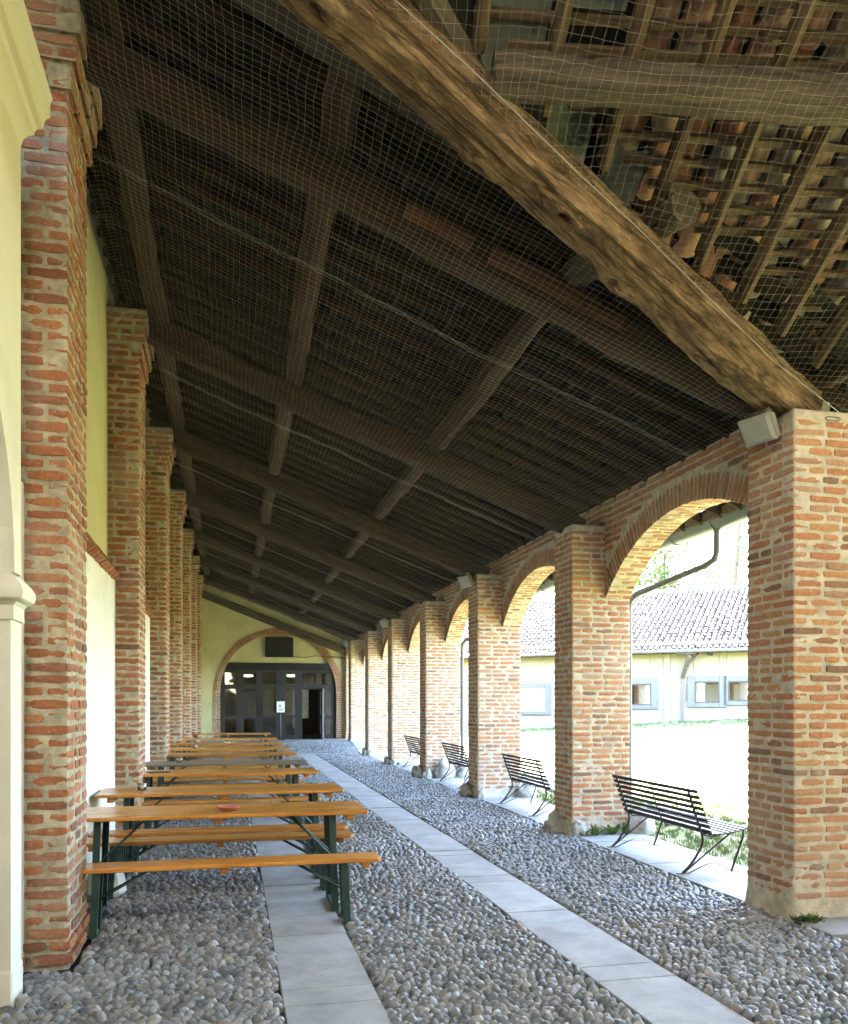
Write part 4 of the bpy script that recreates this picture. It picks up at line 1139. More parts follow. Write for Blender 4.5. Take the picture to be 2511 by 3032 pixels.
# second net, side wing
nb = MB()
gu = np.arange(-3.3, 4.2, CELL); gv = np.arange(-3.6, .25, CELL)
GU, GV = np.meshgrid(gu, gv, indexing='ij')
wr = smooth_noise(GU.shape, (12, 8), 5, .02) + smooth_noise(GU.shape, (50, 30), 6, .004)
UU = GU + smooth_noise(GU.shape, (16, 9), 7, .016) + rng.normal(0, .0028, GU.shape); VV = GV + smooth_noise(GU.shape, (16, 9), 8, .016) + rng.normal(0, .0028, GU.shape)
pull = .10 * np.exp(-((GU - .55 - .35 * (GV + 1)) / .10) ** 2)     # gathered seam
NZ = Z2 - S2 * VV - .27 + wr - .05 * np.sin(math.pi * np.clip((GV + 3.6) / 3.8, 0, 1)) + pull * .3
NX = O2.x + e1.x * UU + e2.x * VV; NY = O2.y + e1.y * UU + e2.y * VV
okk = NY < valley_y(NX) - .10
okk &= NX < 8
P4 = np.stack([NX, NY, NZ], -1)
for i in range(len(gu)): emit(P4[i], okk[i], .00056, 1)
for j in range(len(gv)): emit(P4[:, j], okk[:, j], .00056, 1)
n2_ = thing('bird_net', 'white bird net hung below the tiled side wing roof', 'net', (4, 4, 4.2))
link('mesh', nb.mesh('mesh', 'net'), n2_)
sb = MB()
for k in range(4):
    vv = np.linspace(-2.2, .1, 40); uu = .55 + .35 * (vv + 1) + rng.normal(0, .02, 40)
    q = np.array([p2(a, b_, -.29) for a, b_ in zip(uu, vv)]) + rng.normal(0, .006, (40, 3)); b = MB(); strings(b, q, .0014); sb.add(b.v[0], b.f)
link('seam', sb.mesh('seam', 'net'), n2_)
wv = [Vector(p) + Vector((.10, -.185, -.04)) for p in path[:7]]
wv[0] = Vector((4.38, 5.30, 3.68))
wr_ = link('steel_wire', MB().tube(wv, .0024, 6).mesh('steel_wire', 'net', True)); tag(wr_, 'taut white wire along the skew trunk holding the nets', 'wire')
tb = link('turnbuckle', MB().tube([(4.22, 5.30, 3.655), (4.24, 5.30, 3.668), (4.33, 5.30, 3.668), (4.35, 5.30, 3.655), (4.33, 5.30, 3.642), (4.24, 5.30, 3.642), (4.22, 5.30, 3.655)], .004, 6).mesh('turnbuckle', 'pipe', True))
tag(tb, 'small steel turnbuckle on the corner pier top', 'turnbuckle')

# ------------------------------------------------------------------ floodlights
def flood(i, lab):
    y = PY[i] + .20; t = thing('floodlight', lab, 'lamp', (3.97, y, 3.60), 'floodlights on the piers')
    ax = Vector((-.80, -.28, -.50)).normalized(); ay = Vector((0, 0, 1)).cross(ax).normalized(); az = ax.cross(ay)
    M = Matrix(((ax.x, ay.x, az.x, 3.80), (ax.y, ay.y, az.y, y - .03), (ax.z, ay.z, az.z, 3.60), (0, 0, 0, 1)))
    M = M @ S(.82, .82, .82)
    b = MB(); rows = [(-.17, .09, .05), (-.14, .12, .09), (-.04, .165, .125), (.0, .17, .13)]; V = []
    for x, a, c in rows:
        for (sy, sz) in ((-1, -.86), (-.86, -1), (.86, -1), (1, -.86), (1, .86), (.86, 1), (-.86, 1), (-1, .86)): V.append((x, sy * a, sz * c))
    F = [(k * 8 + j, k * 8 + (j + 1) % 8, k * 8 + 8 + (j + 1) % 8, k * 8 + 8 + j) for k in range(3) for j in range(8)] + [tuple(range(8))]
    me = b.add(V, F).mesh('housing', 'lamp_body', True, 30); recalc(me); h_ = link('housing', me, t, M)
    V = [(.001, sy * .165, sz * .126) for sy, sz in ((-1, -1), (1, -1), (1, 1), (-1, 1))] + [(.028, sy * .13, sz * .095) for sy, sz in ((-1, -1), (1, -1), (1, 1), (-1, 1))]
    me = MB().add(V, [(0, 1, 5, 4), (1, 2, 6, 5), (2, 3, 7, 6), (3, 0, 4, 7), (4, 5, 6, 7)]).mesh('lens', 'lamp'); recalc(me); link('lens', me, t, M)
    for k in range(5):
        yy_ = -.10 + .05 * k
        link('fin', MB().box(-.13, -.035, yy_ - .004, yy_ + .004, .095, .145).mesh('fin', 'lamp_body'), h_, M)
    link('bracket', MB().tube([(3.985, y, 3.64), (3.90, y, 3.64), (3.86, y - .01, 3.62)], .016, 8).mesh('bracket', 'lamp_body', True), t)
for i, lab in ((0, 'grey box floodlight at the top of the corner pier'), (2, 'grey box floodlight at the top of the third pier'),
               (4, 'small grey floodlight at the top of the fifth pier'), (6, 'small grey floodlight on the last pier before the door arch')): flood(i, lab)

# ------------------------------------------------------------------ picnic tables and benches
CXT = -.075
def rot_about(M): return M
def prism(pts3d): pass
PM = {}
def cached(key, fn):
    if key not in PM: PM[key] = fn()
    return PM[key]
def frame_legs(t, B, key, h, spread, xoff, wdt):
    """two steel leg frames at +-xoff; uprights spread along y"""
    for sx in (-1, 1):
        for sy in (-1, 1):
            def leg(sx=sx, sy=sy):
                b = MB(); top, bot = .045, h
                x0 = sx * xoff
                P0 = np.array([x0 - sx * .004, sy * (spread - .01), h]); P1 = np.array([x0 + sx * .018, sy * spread, .0])
                for (dx0, dx1, dy0, dy1) in ((-.024, .024, -.003, .003), (-.024, -.018, .003, .034), (.018, .024, .003, .034)):
                    V = []
                    for P in (P1, P0):
                        for (a, c) in ((dx0, dy0), (dx1, dy0), (dx1, dy1), (dx0, dy1)): V.append((P[0] + a, P[1] - sy * c, P[2]))
                    b.add(V, [(0, 3, 2, 1), (4, 5, 6, 7), (0, 1, 5, 4), (1, 2, 6, 5), (2, 3, 7, 6), (3, 0, 4, 7)])
                me = b.mesh('leg', 'green_steel'); recalc(me); return me
            link('leg', cached((key, 'leg', sx, sy), leg), t, B)
        def bar(sx=sx):
            x0 = sx * (xoff + .017); return MB().cbox(x0 - .018, x0 + .018, -spread + .012, spread - .012, .004, .03, .004).mesh('foot_bar', 'green_steel')
        link('foot_bar', cached((key, 'bar', sx), bar), t, B)
        def bar2(sx=sx):
            x0 = sx * (xoff - .002); return MB().cbox(x0 - .016, x0 + .016, -spread + .03, spread - .03, h - .035, h - .002, .004).mesh('top_bar', 'green_steel')
        link('top_bar', cached((key, 'bar2', sx), bar2), t, B)
        def brace(sx=sx):
            b = MB(); b.tube([(sx * (xoff + .004), -spread * .75, h * .55), (sx * (xoff - .33), -.03, h - .012)], .007, 6)
            return b.mesh('brace', 'green_steel', True)
        def brace2(sx=sx):
            b = MB(); b.tube([(sx * (xoff + .004), spread * .75, h * .55), (sx * (xoff - .33), .03, h - .012)], .007, 6)
            return b.mesh('brace', 'green_steel', True)
        link('brace', cached((key, 'brace', sx), brace), t, B); link('brace', cached((key, 'brace2', sx), brace2), t, B)
def board(L, y0, y1, z0, z1, mat, cut):
    def f():
        # rounded ends: clipped corners
        xs = L / 2; c = cut; b = MB()
        prof = [(-xs + c, y0), (xs - c, y0), (xs, y0 + c), (xs, y1 - c), (xs - c, y1), (-xs + c, y1), (-xs, y1 - c), (-xs, y0 + c)]
        e = .005; V = []
        for z, ins in ((z0, e), (z0 + e, 0), (z1 - e, 0), (z1, e)):
            for (x, y) in prof:
                V.append((x - math.copysign(ins, x), y - (ins if y > (y0 + y1) / 2 else -ins), z))
        F = [(k * 8 + j, k * 8 + (j + 1) % 8, k * 8 + 8 + (j + 1) % 8, k * 8 + 8 + j) for k in range(3) for j in range(8)] + [tuple(range(8))[::-1], tuple(range(24, 32))]
        return b.add(V, F).mesh('plank', mat, True, 25)
    return f
def table(y, mat, label, dx=0.0, rz=0.0):
    yc = y + .335; B = T(CXT + dx, yc, floor_z(yc)) @ Matrix.Rotation(rz, 4, 'Z')
    t = thing('picnic_table', label, 'table', (CXT + dx, yc, floor_z(yc)), 'folding picnic tables along the wall', rz)
    for k, (a, b_) in enumerate(((-.335, -.113), (-.109, .109), (.113, .335))):
        link('plank', cached((mat, 'tp', k), board(2.2, a, b_, .742, .770, mat, .012)), t, B)
    for xx in (-.97, 0.0, .97):
        link('cleat', cached((mat, 'cl', xx), lambda xx=xx: MB().cbox(xx - .028, xx + .028, -.29, .29, .694, .7415, .006).mesh('cleat', mat)), t, B)
    frame_legs(t, B, 'T', .735, .235, .845, .05)
    return t
def bench(y, mat, label, dx=0.0, rz=0.0):
    yc = y + .125; B = T(CXT + dx, yc, floor_z(yc)) @ Matrix.Rotation(rz, 4, 'Z')
    t = thing('picnic_bench', label, 'bench', (CXT + dx, yc, floor_z(yc)), 'folding picnic benches along the wall', rz)
    link('seat_plank', cached((mat, 'bp'), board(2.2, -.125, .125, .440, .470, mat, .03)), t, B)
    for xx in (-.99, 0.0, .99):
        link('cleat', cached((mat, 'bc', xx), lambda xx=xx: MB().cbox(xx - .03, xx + .03, -.09, .09, .396, .4395, .006).mesh('cleat', mat)), t, B)
    frame_legs(t, B, 'B', .436, .095, .84, .05)
    return t
tabs = [(6.25, 'varnish', 'front orange picnic table with a terracotta saucer on it'), (7.80, 'varnish', 'second picnic table from the front, with a glass jar near the wall'),
        (9.92, 'varnish', 'third picnic table from the front, with a thin leaflet near the wall'), (11.45, 'varnish_grey', 'weathered grey-brown picnic table, fourth in the row'),
        (13.5, 'varnish', 'fifth picnic table from the front, just behind the weathered grey one'), (15.2, 'varnish', 'sixth picnic table from the front of the row'),
        (17.1, 'varnish', 'seventh picnic table, with a scrap of white paper on it'), (19.3, 'varnish', 'eighth picnic table, next to last in the row'),
        (22.5, 'varnish', 'last picnic table of the row, closest to the end door')]
for i, (y, m_, lab) in enumerate(tabs): table(y, m_, lab, random.uniform(-.02, .02), random.uniform(-.008, .008) if i else -.006)
bens = [(5.93, 'orange bench at the very front of the picnic sets'), (7.04, 'bench on the far side of the front picnic table'), (7.50, 'bench on the near side of the second picnic table'),
        (8.62, 'bench on the far side of the second picnic table'), (9.80, 'bench tucked under the third picnic table'), (10.72, 'bench on the far side of the third picnic table'),
        (11.68, 'bench tucked under the weathered grey table'), (12.55, 'bench on the far side of the weathered grey table'), (13.2, 'bench on the near side of the fifth picnic table'),
        (14.4, 'bench on the far side of the fifth picnic table'), (14.95, 'bench on the near side of the sixth picnic table'), (16.1, 'bench on the far side of the sixth picnic table'),
        (16.8, 'bench on the near side of the seventh picnic table'), (18.0, 'bench on the far side of the seventh picnic table'), (19.0, 'bench on the near side of the eighth picnic table'),
        (20.2, 'bench on the far side of the eighth picnic table'), (22.2, 'bench on the near side of the last picnic table'), (23.4, 'bench on the far side of the last picnic table')]
for i, (y, lab) in enumerate(bens): bench(y, 'varnish', lab, (0.03, -.01, 0, .01, .01)[i % 5] + (.0 if i else .0), random.uniform(-.008, .008) if i else -.004)
def jar(x, y, z, lab):
    t = thing('glass_jar', lab, 'jar', (x, y, z), 'glass jars on the picnic tables')
    link('cup', MB().lathe([(.034, 0), (.040, .006), (.042, .05), (.039, .062), (.042, .066), (.038, .066), (.037, .05), (.035, .012), (.002, .010)], 18, (x, y, z)).mesh('cup', 'jar', True), t)
    link('wax', MB().lathe([(.001, .0115), (.033, .012), (.034, .026), (.001, .027)], 16, (x, y, z)).mesh('wax', 'paper', True), t)
jar(-.80, 8.12, .772, 'small glass jar on the second picnic table')
jar(-.68, 11.8, .772, 'small glass jar on the weathered grey table')
jar(-.62, 15.5, .772, 'small glass jar on the sixth picnic table'); jar(-.66, 17.4, .772, 'small glass jar on the seventh picnic table')
sc_ = link('terracotta_saucer', MB().lathe([(.043, 0), (.053, .003), (.080, .026), (.088, .031), (.086, .036), (.076, .033), (.047, .010), (.002, .008)], 28, (-.02, 6.46, .7715)).mesh('terracotta_saucer', 'terra', True))
tag(sc_, 'shallow terracotta saucer on the front picnic table', 'saucer')
lf = link('leaflet', MB().cbox(-.12, .12, -.07, .07, 0, .008, .002).mesh('leaflet', 'iron'), None, T(-.83, 10.2, .7715) @ Matrix.Rotation(.3, 4, 'Z')); tag(lf, 'thin dark leaflet lying on the third picnic table', 'leaflet')
lf = link('paper_scrap', MB().cbox(-.06, .06, -.04, .04, 0, .02, .004).mesh('paper_scrap', 'paper'), None, T(-.08, 17.4, .7715)); tag(lf, 'scrap of white paper on the seventh picnic table', 'paper')
bl = thing('white_block', 'squat white concrete parasol foot by the wall under the front table', 'block', (-1.02, 7.28, 0))
link('foot', MB().lathe([(.12, 0), (.165, .05), (.15, .16), (.115, .24), (.05, .27), (.03, .28)], 8, (-1.0, 7.28, -.01)).mesh('foot', 'white_block', True, 40), bl)
link('socket', MB().tube([(-1.0, 7.28, .26), (-1.0, 7.28, .36)], .03, 12).mesh('socket', 'white_block', True, 50), bl)

# ------------------------------------------------------------------ iron slat benches on the lawn side
def iron_bench(y0, y1, x, lab):
    z0 = .006
    t = thing('iron_bench', lab, 'bench', (x + .25, (y0 + y1) / 2, z0), 'slatted iron benches facing the lawn')
    B = T(x, 0, z0)
    L = y1 - y0
    def side():
        b = MB()
        b.tube([(.0, 0, .010), (.06, 0, .06), (.13, 0, .15), (.185, 0, .235), (.205, 0, .30), (.195, 0, .36), (.13, 0, .54), (.055, 0, .76)], .013, 6, flat=(1.3, .8))
        return b.mesh('rear_leg', 'iron', True, 50)
    def seatrail():
        b = MB(); b.tube([(.195, 0, .375), (.24, 0, .345), (.30, 0, .335), (.42, 0, .358), (.55, 0, .40), (.60, 0, .40), (.625, 0, .375), (.62, 0, .32), (.50, 0, .008)], .012, 6, flat=(1.3, .8))
        return b.mesh('front_leg', 'iron', True, 50)
    def diag(): return MB().tube([(.01, 0, .012), (.52, 0, .385)], .011, 6, flat=(1.2, .7)).mesh('diagonal_stay', 'iron', True, 50)
    def archbar(): return MB().tube([(-.06, 0, .005), (.06, 0, .006), (.14, 0, .04), (.26, 0, .085), (.36, 0, .08), (.46, 0, .03), (.50, 0, .006), (.58, 0, .005)], .011, 6, flat=(1.5, .45)).mesh('floor_bar', 'iron', True, 50)
    for yy_ in (y0, y1):
        for nm, fn in (('rear_leg', side), ('front_leg', seatrail), ('diagonal_stay', diag), ('floor_bar', archbar)):
            link(nm, cached(('ib', nm), fn), t, B @ T(0, yy_, 0))
    def strap():
        return MB().tube([(.055 + .004, 0, .76), (.13, 0, .54), (.195, 0, .38), (.24, 0, .345), (.30, 0, .335), (.42, 0, .358), (.55, 0, .40)], .007, 5).mesh('centre_strap', 'iron', True)
    link('centre_strap', cached('strap', strap), t, B @ T(.004, (y0 + y1) / 2, 0))
    def slat(): return MB().cbox(-.017, .017, -L / 2 - .13, L / 2 + .13, -.007, .007, .003).mesh('slat', 'slatwood')
    me = cached(('slat', round(L, 2)), slat)
    for k in range(8):
        f_ = k / 7; z = .395 + .37 * f_; xx = .192 - .14 * f_ + .018
        link('slat', me, t, B @ T(xx, (y0 + y1) / 2, z) @ Matrix.Rotation(R(70), 4, 'Y'))
    for k in range(8):
        f_ = k / 7; xx = .235 + .365 * f_; z = .362 + (.0 if f_ < .25 else (f_ - .25) * .07) + .012 * (1 - f_)
        link('slat', me, t, B @ T(xx, (y0 + y1) / 2, z) @ Matrix.Rotation(R(-8), 4, 'Y'))
iron_bench(6.98, 8.45, 4.05, 'closest slatted iron bench, between the corner pier and second pier')
iron_bench(11.0, 12.45, 4.08, 'slatted iron bench between the second and third piers')
iron_bench(14.85, 16.3, 4.08, 'slatted iron bench between the third and fourth piers')
iron_bench(18.6, 20.05, 4.08, 'slatted iron bench between the fourth and fifth piers')

# ------------------------------------------------------------------ guard stones and weeds at the piers
def boulder(x, y, z, sx, sy, sz, seed, lab, rz=0.0):
    V = []; nu, nv = 26, 16
    for j in range(nv + 1):
        th = math.pi * j / nv * .62
        for k in range(nu):
            a = 2 * math.pi * k / nu
            p = Vector((math.sin(th) ** .8 * math.cos(a), math.sin(th) ** .8 * math.sin(a), math.cos(th) + .0))
            d = .92 + .30 * noise.noise(p * 1.5 + Vector((seed * 3.7, 0, 0))) + .14 * abs(noise.noise(p * 3.3 + Vector((0, seed, 0)))) + .05 * noise.noise(p * 9 + Vector((0, 0, seed)))
            V.append((p.x * d * sx * .85, p.y * d * sy * .85, (p.z + .40) * d * sz * .56))
    F = [(j * nu + k, (j + 1) * nu + k, (j + 1) * nu + (k + 1) % nu, j * nu + (k + 1) % nu) for j in range(nv) for k in range(nu)]
    me = MB().add(V, F).mesh('guard_stone', 'stone', True); recalc(me)
    o = link('guard_stone', me, None, T(x, y, z - .02) @ Matrix.Rotation(rz, 4, 'Z')); tag(o, lab, 'stone', 'rough guard stones at the pier feet')
boulder(3.93, 9.78, 0, .15, .20, .30, 1, 'dark rough guard stone on the inner side of the second pier')
boulder(4.03, 9.33, 0, .13, .11, .24, 2, 'pale rounded guard stone at the inner front corner of the second pier')
boulder(4.86, 9.36, 0, .22, .16, .40, 3, 'large leaning guard stone at the lawn corner of the second pier')
boulder(3.92, 13.75, 0, .15, .22, .30, 4, 'dark guard stone on the inner side of the third pier')
boulder(4.02, 13.26, 0, .11, .10, .22, 5, 'small pale guard stone at the inner front corner of the third pier')
boulder(4.82, 13.28, 0, .22, .15, .38, 6, 'large guard stone at the lawn corner of the third pier')
boulder(3.90, 17.45, 0, .17, .24, .36, 7, 'dark guard stone on the inner side of the fourth pier')
boulder(4.36, 17.02, 0, .26, .16, .52, 8, 'big squared pale guard stone in front of the fourth pier')
boulder(3.99, 17.05, 0, .12, .11, .26, 9, 'small guard stone at the inner corner of the fourth pier')
boulder(4.80, 17.05, 0, .18, .15, .36, 10, 'guard stone at the lawn corner of the fourth pier')
boulder(3.94, 21.2, 0, .15, .22, .30, 11, 'dark guard stone on the inner side of the fifth pier')
boulder(4.02, 20.88, 0, .13, .11, .22, 12, 'pale guard stone at the inner corner of the fifth pier')
boulder(3.94, 24.95, 0, .14, .2, .30, 13, 'dark guard stone at the foot of the sixth pier')
boulder(4.04, 24.66, 0, .12, .11, .2, 14, 'low pale guard stone at the inner corner of the sixth pier')
def weed(x, y, z, n, h, seed, lab, cat='weed', wide=.25, spread=.03):
    r_ = np.random.default_rng(seed); b = MB()
    for k in range(n):
        a = r_.uniform(0, 2 * math.pi); L = h * r_.uniform(.6, 1.15); lean = r_.uniform(.15, 1.0); w_ = L * wide * r_.uniform(.7, 1.2)
        d = Vector((math.cos(a), math.sin(a), 0)); s = Vector((-d.y, d.x, 0)); a2 = r_.uniform(0, 6.28); base = Vector((x + math.cos(a2) * r_.uniform(0, spread), y + math.sin(a2) * r_.uniform(0, spread) * .6, z - .01))
        pts_ = []
        for f_, ww in ((0, .25), (.35, 1), (.7, .8), (1, .05)):
            p = base + d * (L * lean * f_) + Vector((0, 0, L * (f_ - .45 * lean * f_ * f_)))
            pts_ += [p - s * w_ * ww / 2, p + Vector((0, 0, -.006)), p + s * w_ * ww / 2]
        F = []
        for i in range(3):
            F += [(3 * i, 3 * i + 1, 3 * i + 4, 3 * i + 3), (3 * i + 1, 3 * i + 2, 3 * i + 5, 3 * i + 4)]
        b.add([tuple(p) for p in pts_], F)
    o = link('weed_plant', b.mesh('weed_plant', 'weed', True)); tag(o, lab, cat, 'weeds at the pier feet')
weed(4.22, 9.25, 0, 14, .17, 1, 'small leafy weed at the foot of the second pier'); weed(4.45, 9.28, 0, 9, .19, 2, 'broad-leaved weed in front of the second pier', wide=.45)
weed(4.62, 9.27, 0, 10, .18, 3, 'weed beside the leaning guard stone of the second pier', wide=.35); weed(4.1, 9.2, 0, 10, .10, 4, 'low weed next to the pale guard stone')
weed(4.05, 5.27, 0, 170, .085, 5, 'tuft of thin grass at the corner pier foot', 'grass', wide=.045, spread=.11); weed(4.12, 20.85, 0, 14, .14, 6, 'little green weed at the fifth pier foot')
weed(4.35, 4.72, 0, 26, .05, 7, 'sparse grass tuft in the cobbles by the side wing plinth', 'grass', wide=.05, spread=.12)

# ------------------------------------------------------------------ grass
def clump(seed):
    r_ = np.random.default_rng(seed); b = MB()
    for k in range(14):
        a = r_.uniform(0, 6.283); L = r_.uniform(.6, 1.2); ln = r_.uniform(.1, .8); d = np.array([math.cos(a), math.sin(a), 0]); s = np.array([-d[1], d[0], 0]) * .045
        o = np.array([r_.normal(0, .35), r_.normal(0, .35), -.05])
        m = o + d * ln * L * .4 + np.array([0, 0, L * .6]); e = o + d * ln * L + np.array([0, 0, L * (1 - .3 * ln)])
        b.add([o - s, o + s, m + s * .8, m - s * .8, e], [(0, 1, 2, 3), (3, 2, 4)])
    return b.mesh('clump', 'blade')
CL = [clump(i) for i in range(5)]
gp, gr_, gs_, gi_ = [], [], [], []
for (xa, xb, ya, yb, dens) in ((4.80, 7.0, 5.5, 14, 110), (4.80, 6.2, 14, 27, 40), (7, 11, 6, 20, 26), (10, 19, 18, 33, 9)):
    N_ = int((xb - xa) * (yb - ya) * dens)
    for k in range(N_):
        x, y = rng.uniform(xa, xb), rng.uniform(ya, yb)
        if x < 5.05 and rng.random() < .55 + .8 * nz(x, y, 0, 1.3): continue
        if x < 4.98 and any(abs(y - (p + .28)) < .36 for p in PY): continue
        gp.append((x, y, lawn_z(x, y))); gr_.append((rng.normal(0, .1), rng.normal(0, .1), rng.uniform(0, 6.28)))
        s = .055 * rng.uniform(.6, 1.5); gs_.append((s * 1.2, s * 1.2, s)); gi_.append(rng.integers(0, 5))
g_ = gn_scatter('grass', gp, gr_, gs_, gi_, CL, None); tag(g_, 'short sunlit grass blades on the courtyard lawn', 'grass', kind='stuff')

# ------------------------------------------------------------------ far building
FL, FRp = Vector((12.1, 34.1)), Vector((19.06, 28.35))
fd = (FRp - FL).normalized(); fn = Vector((-fd.y, fd.x)) * -1      # towards the viewer
if fn.dot(Vector((-1, -1))) < 0: fn = -fn
fb_ = thing('courtyard_building', 'low white and yellow courtyard building with weathered tile roof beyond the lawn', 'building', (FL.x, FL.y, .5))
U0, U1 = -5.0, 16.0
def fp(u, d, z):            # u along facade from FL, d towards viewer
    q = FL + fd * u + fn * d; return (q.x, q.y, z)
FM = Matrix(((fd.x, -fn.x, 0, FL.x), (fd.y, -fn.y, 0, FL.y), (0, 0, 1, 0), (0, 0, 0, 1)))   # local x along facade, y away from viewer
EZf = 3.62
def fbox(name, u0, u1, d0, d1, z0, z1, mat, parent=None, b=.004):
    return link(name, MB().cbox(u0, u1, -d1, -d0, z0, z1, b).mesh(name, mat), parent or fb_, FM)
fmat = pmat('facade_limewash', [(.225, .200, .158), (.25, .222, .176), (.268, .240, .190)], ns=.8, nvar=.08, bump=.15, bs=20, rough=.92, spots=[((.30, .29, .25), 1.0, .62, .8, .3)], extra=zfade(2.2, 3.2, (.25, .222, .142)))
MAT['facade'] = fmat
fbox('wall', U0, U1, -.4, 0, -.5, EZf + .35, 'facade')
fbox('plinth', U0, U1, 0.002, .03, -.4, 1.02, 'facade')
def fu(px, z=None):   # image x (full px) -> facade u
    uu = (px - 1255.5) / 2483.0; dx, dy = uu * math.cos(PSI) + math.sin(PSI), -uu * math.sin(PSI) + math.cos(PSI)
    # FL + fd*u = t*(dx,dy)
    det = dx * (-fd.y) - dy * (-fd.x); t = (FL.x * (-fd.y) - FL.y * (-fd.x)) / det
    return ((t * dx - FL.x) * fd.x + (t * dy - FL.y) * fd.y), t
def fz(py, px):
    return 1.58 + (2081 - py) / 2483.0 * fu(px)[1]
def zp(x): return 1500 + x * .4313
def zq(y): return 1700 + y * .4313
def frect(x0, y0, x1, y1):
    xm = zp((x0 + x1) / 2)
    return fu(zp(x0))[0], fu(zp(x1))[0], fz(zq(y1), xm), fz(zq(y0), xm)
for (x0, y0, x1, y1) in ((740, 545, 993, 690), (1305, 530, 1466, 668), (1535, 530, 1680, 660), (90, 580, 248, 720)):
    a, b_, z0, z1 = frect(x0, y0, x1, y1)
    rp = fbox('raised_frame', a - .10, a, .002, .05, z0 - .1, z1, 'facade')
    fbox('frame_side', b_, b_ + .10, .002, .05, z0 - .1, z1, 'facade', rp); fbox('frame_bottom', a + .002, b_ - .002, .002, .05, z0 - .1, z0, 'facade', rp)
for k, (x0, y0, x1, y1, blind) in enumerate(((780, 755, 995, 900, False), (1292, 738, 1462, 885, False), (1522, 735, 1690, 872, False), (60, 785, 265, 940, True))):
    a, b_, z0, z1 = frect(x0, y0, x1, y1)
    wn = fbox('window', a, b_, .006, .022, z0, z1, 'white_plaster' if blind else 'mirror_glass')
    fwd = .27 if k != 2 else .2
    fbox('window_surround', a - fwd, a - .001, .004, .07, z0 - .16, z1 + .22, 'stone_trim', wn, .01); fbox('window_surround', b_ + .001, b_ + fwd, .004, .07, z0 - .16, z1 + .22, 'stone_trim', wn, .01)
    fbox('lintel', a + .001, b_ - .001, .004, .068, z1, z1 + .218, 'stone_trim', wn, .01); fbox('sill', a + .001, b_ - .001, .004, .085, z0 - .158, z0, 'stone_trim', wn, .01)
    if not blind:
        for (c0, c1, e0, e1) in ((a, a + .05, z0, z1), (b_ - .05, b_, z0, z1), (a + .05, b_ - .05, z0, z0 + .05), (a + .05, b_ - .05, z1 - .05, z1)):
            fbox('sash', c0, c1, .023, .05, e0, e1, 'iron', wn, .003)
a, b_, z0, z1 = frect(1085, 540, 1105, 1000); fbox('pilaster_strip', a, a + .22, .004, .09, -.3, EZf - .1, 'facade')
a, b_, z0, z1 = frect(1232, 755, 1253, 870); fbox('meter_plate', a, b_, .004, .03, z0, z1, 'stone_trim')
# building roof
PIT = .43; RUN = 7.6
cf_, sf_ = 1 / math.hypot(1, PIT), PIT / math.hypot(1, PIT)
# roof local frame: x up the slope (away from viewer), y along facade, z normal
RM = FM @ Matrix(((0, 1, 0, 0), (cf_, 0, -sf_, -.55), (sf_, 0, cf_, EZf - .02), (0, 0, 0, 1)))
if True:
    L_ = RUN / cf_
    rfm = link('roof', MB().box(-.02, L_, U0 - .3, U1 + .3, -.12, -.01).mesh('roof', 'dark'), fb_, RM)  # flat base coloured dark to carry the shade between cover tiles
    def ftile(): 
        V, F = halfpipe(.42, .106, .084, 6, True); V2 = [(x, y * .88, z * .88) for x, y, z in V]
        b = MB().add(V, F); b.add([(0, y, z) for x, y, z in V[:7]] + [(0, y * .68, z * .68) for x, y, z in V[:7]], [(k, 7 + k, 8 + k, k + 1) for k in range(6)]); return b
    fbm = ftile(); fme = fbm.mesh('roof_tile', 'ftile', True, 50)
    rest = MB(); cnt = 0; order = []
    for row in range(int(L_ / .36)):
        for ci in range(int((U1 - U0) / .225)):
            order.append((row, ci))
    vis_lo, vis_hi = fu(1860)[0], fu(2210)[0]
    for (row, ci) in order:
        u = U0 + ci * .225; v = row * .36
        M = T(v + random.uniform(-.015, .015), u + random.uniform(-.012, .012), .03 + random.uniform(-.006, .014)) @ Matrix.Rotation(R(5.5), 4, 'Y') @ Matrix.Rotation(random.uniform(-.05, .05), 4, 'Z')
        if vis_lo < u < vis_hi and cnt < 300:
            link('roof_tile', fme, fb_, RM @ M); cnt += 1
        else:
            A = np.array(M); rest.add(np.concatenate(fbm.v) @ A[:3, :3].T + A[:3, 3], fbm.f)
    o = link('roof_tiles', rest.mesh('roof_tiles', 'ftile_i', True, 50), fb_, RM); o["kind"] = "stuff"
    link('ridge', MB().tube([(L_, U0 - .3, .03), (L_, U1 + .3, .03)], .12, 8).mesh('ridge', 'stone_trim', True), fb_, RM)
b = MB(); b.tube([fp(U0 - .3, .62, EZf - .04), fp(U1 + .3, .62, EZf - .04)], .075, 10)
link('gutter', b.mesh('gutter', 'pipe', True), fb_)
fbox('eave_soffit', U0, U1, .002, .55, EZf - .02, EZf + .03, 'wood_dark')
# hopper, strut and downpipe
u1_, tt = fu(zp(1210)); u2_, _ = fu(zp(1262)); u3_, _ = fu(zp(1340))
gz0 = fz(zq(995), zp(1210)); z720 = fz(zq(720), zp(1210)); z610 = fz(zq(610), zp(1262)); z560 = fz(zq(560), zp(1335)); z555 = fz(zq(560), zp(1262))
dp = link('downpipe', MB().tube([fp(u1_, .10, gz0 - .4), fp(u1_, .10, z720), fp(u2_, .18, z610), fp(u3_, .45, z560 + .05), fp(u3_, .60, EZf - .05)], .05, 10).mesh('downpipe', 'copper', True, 50), fb_)
link('strut', MB().tube([fp(u1_, .08, z720 + .05), fp(u2_ + .05, .55, z555)], .09, 6).mesh('strut', 'wood_grey'), fb_)
a, b_, z0, z1 = frect(1180, 530, 1315, 556); fbox('strut_head', a, b_, .02, .58, z0, EZf - .10, 'wood_grey')
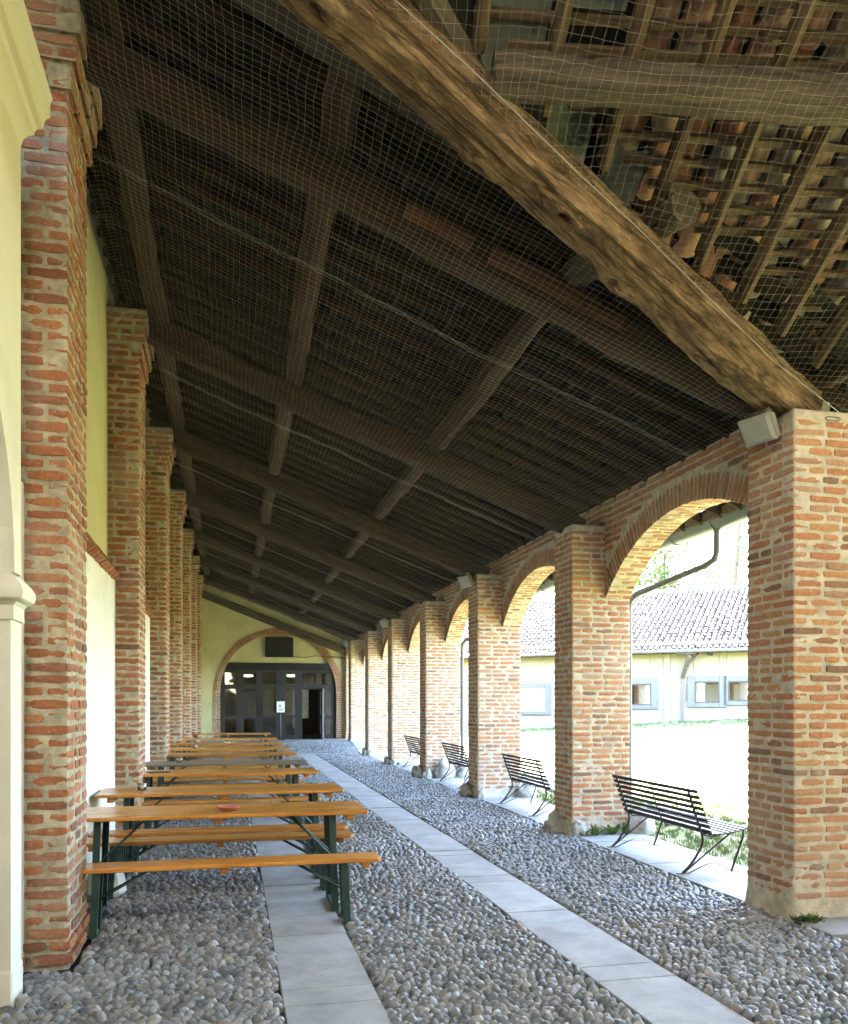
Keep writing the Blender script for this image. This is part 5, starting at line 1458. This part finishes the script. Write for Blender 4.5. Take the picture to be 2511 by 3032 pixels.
u5, _ = fu(zp(1405)); lz = fz(zq(545), zp(1405))
link('wall_lamp', MB().tube([fp(u5, .02, lz + .15), fp(u5, .12, lz + .12), fp(u5 - .02, .18, lz - .05)], [.03, .05, .11], 10).mesh('wall_lamp', 'iron', True), fb_)

# ------------------------------------------------------------------ trees beyond the building
def tree(x, y, h, cr, seed, lab, trunks, dens=2600, leaf=.20, lowest=.3):
    t = thing('tree', lab, 'tree', (x, y, -.3), 'trees behind the far building')
    r_ = np.random.default_rng(seed); b = MB(); tips = []
    for (ang, lean, hh) in trunks:
        p = Vector((x, y, -.4)); d = Vector((math.cos(ang) * lean, math.sin(ang) * lean, 1)).normalized(); pts_ = [p.copy()]; rad = [.30]
        n = 9
        for k in range(n):
            p = p + d * (hh / n); d = (d + Vector((r_.normal(0, .05), r_.normal(0, .05), .02))).normalized(); pts_.append(p.copy()); rad.append(.30 * (1 - .085 * (k + 1)))
            if k >= 3:
                for q in range(2):
                    a = r_.uniform(0, 6.28); dd = (Vector((math.cos(a), math.sin(a), r_.uniform(.3, .9)))).normalized(); L = cr * r_.uniform(.4, .95)
                    m_ = p + dd * L * .5 + Vector((0, 0, .1)); e_ = p + dd * L
                    b.tube([p, m_, e_], [rad[-1] * .45, rad[-1] * .25, .02], 5, False); tips += [m_, e_]
        b.tube(pts_, rad, 8, False); tips.append(p)
    link('trunk', b.mesh('trunk', 'bark', True), t)
    tips = np.array([tuple(q) for q in tips]); lb = MB()
    ctr = tips[r_.integers(0, len(tips), dens // 26)] + r_.normal(0, cr * .16, (dens // 26, 3))
    c = ctr[r_.integers(0, len(ctr), dens)] + r_.normal(0, cr * .085, (dens, 3))
    c = c[c[:, 2] > h * lowest]
    m = len(c); nrm = r_.normal(0, 1, (m, 3)); nrm /= np.linalg.norm(nrm, axis=1)[:, None]
    a = np.cross(nrm, r_.normal(0, 1, (m, 3))); a /= np.linalg.norm(a, axis=1)[:, None]; bb = np.cross(nrm, a)
    s = leaf * r_.uniform(.6, 1.3, (m, 1))
    V = np.stack([c - a * s * .5, c + bb * s * .32, c + a * s * .5, c - bb * s * .32], 1).reshape(-1, 3)
    lb.add(V, [(4 * i, 4 * i + 1, 4 * i + 2, 4 * i + 3) for i in range(m)])
    link('crown', lb.mesh('crown', 'leaf'), t)
def at_d(px, d):
    xc = (px - 1255.5) / 2483 * d; return xc * math.cos(PSI) + d * math.sin(PSI), -xc * math.sin(PSI) + d * math.cos(PSI)
xa, ya = at_d(2115, 50); tree(xa, ya, 17, 4.4, 3, 'forked tree with thin pale leaves above the far roof', [(R(0), .02, 15), (R(-30), .32, 15)], 5200, .24, .36)
xa, ya = at_d(1955, 55); tree(xa, ya, 14, 4.6, 5, 'dense sunlit tree over the far roof, beside the downpipe elbow', [(R(60), .05, 12)], 5200, .26, .30)
xa, ya = at_d(1840, 58); tree(xa, ya, 12, 4.4, 8, 'low bushy tree partly hidden by the brick arch', [(R(180), .06, 10)], 4200, .26, .30)
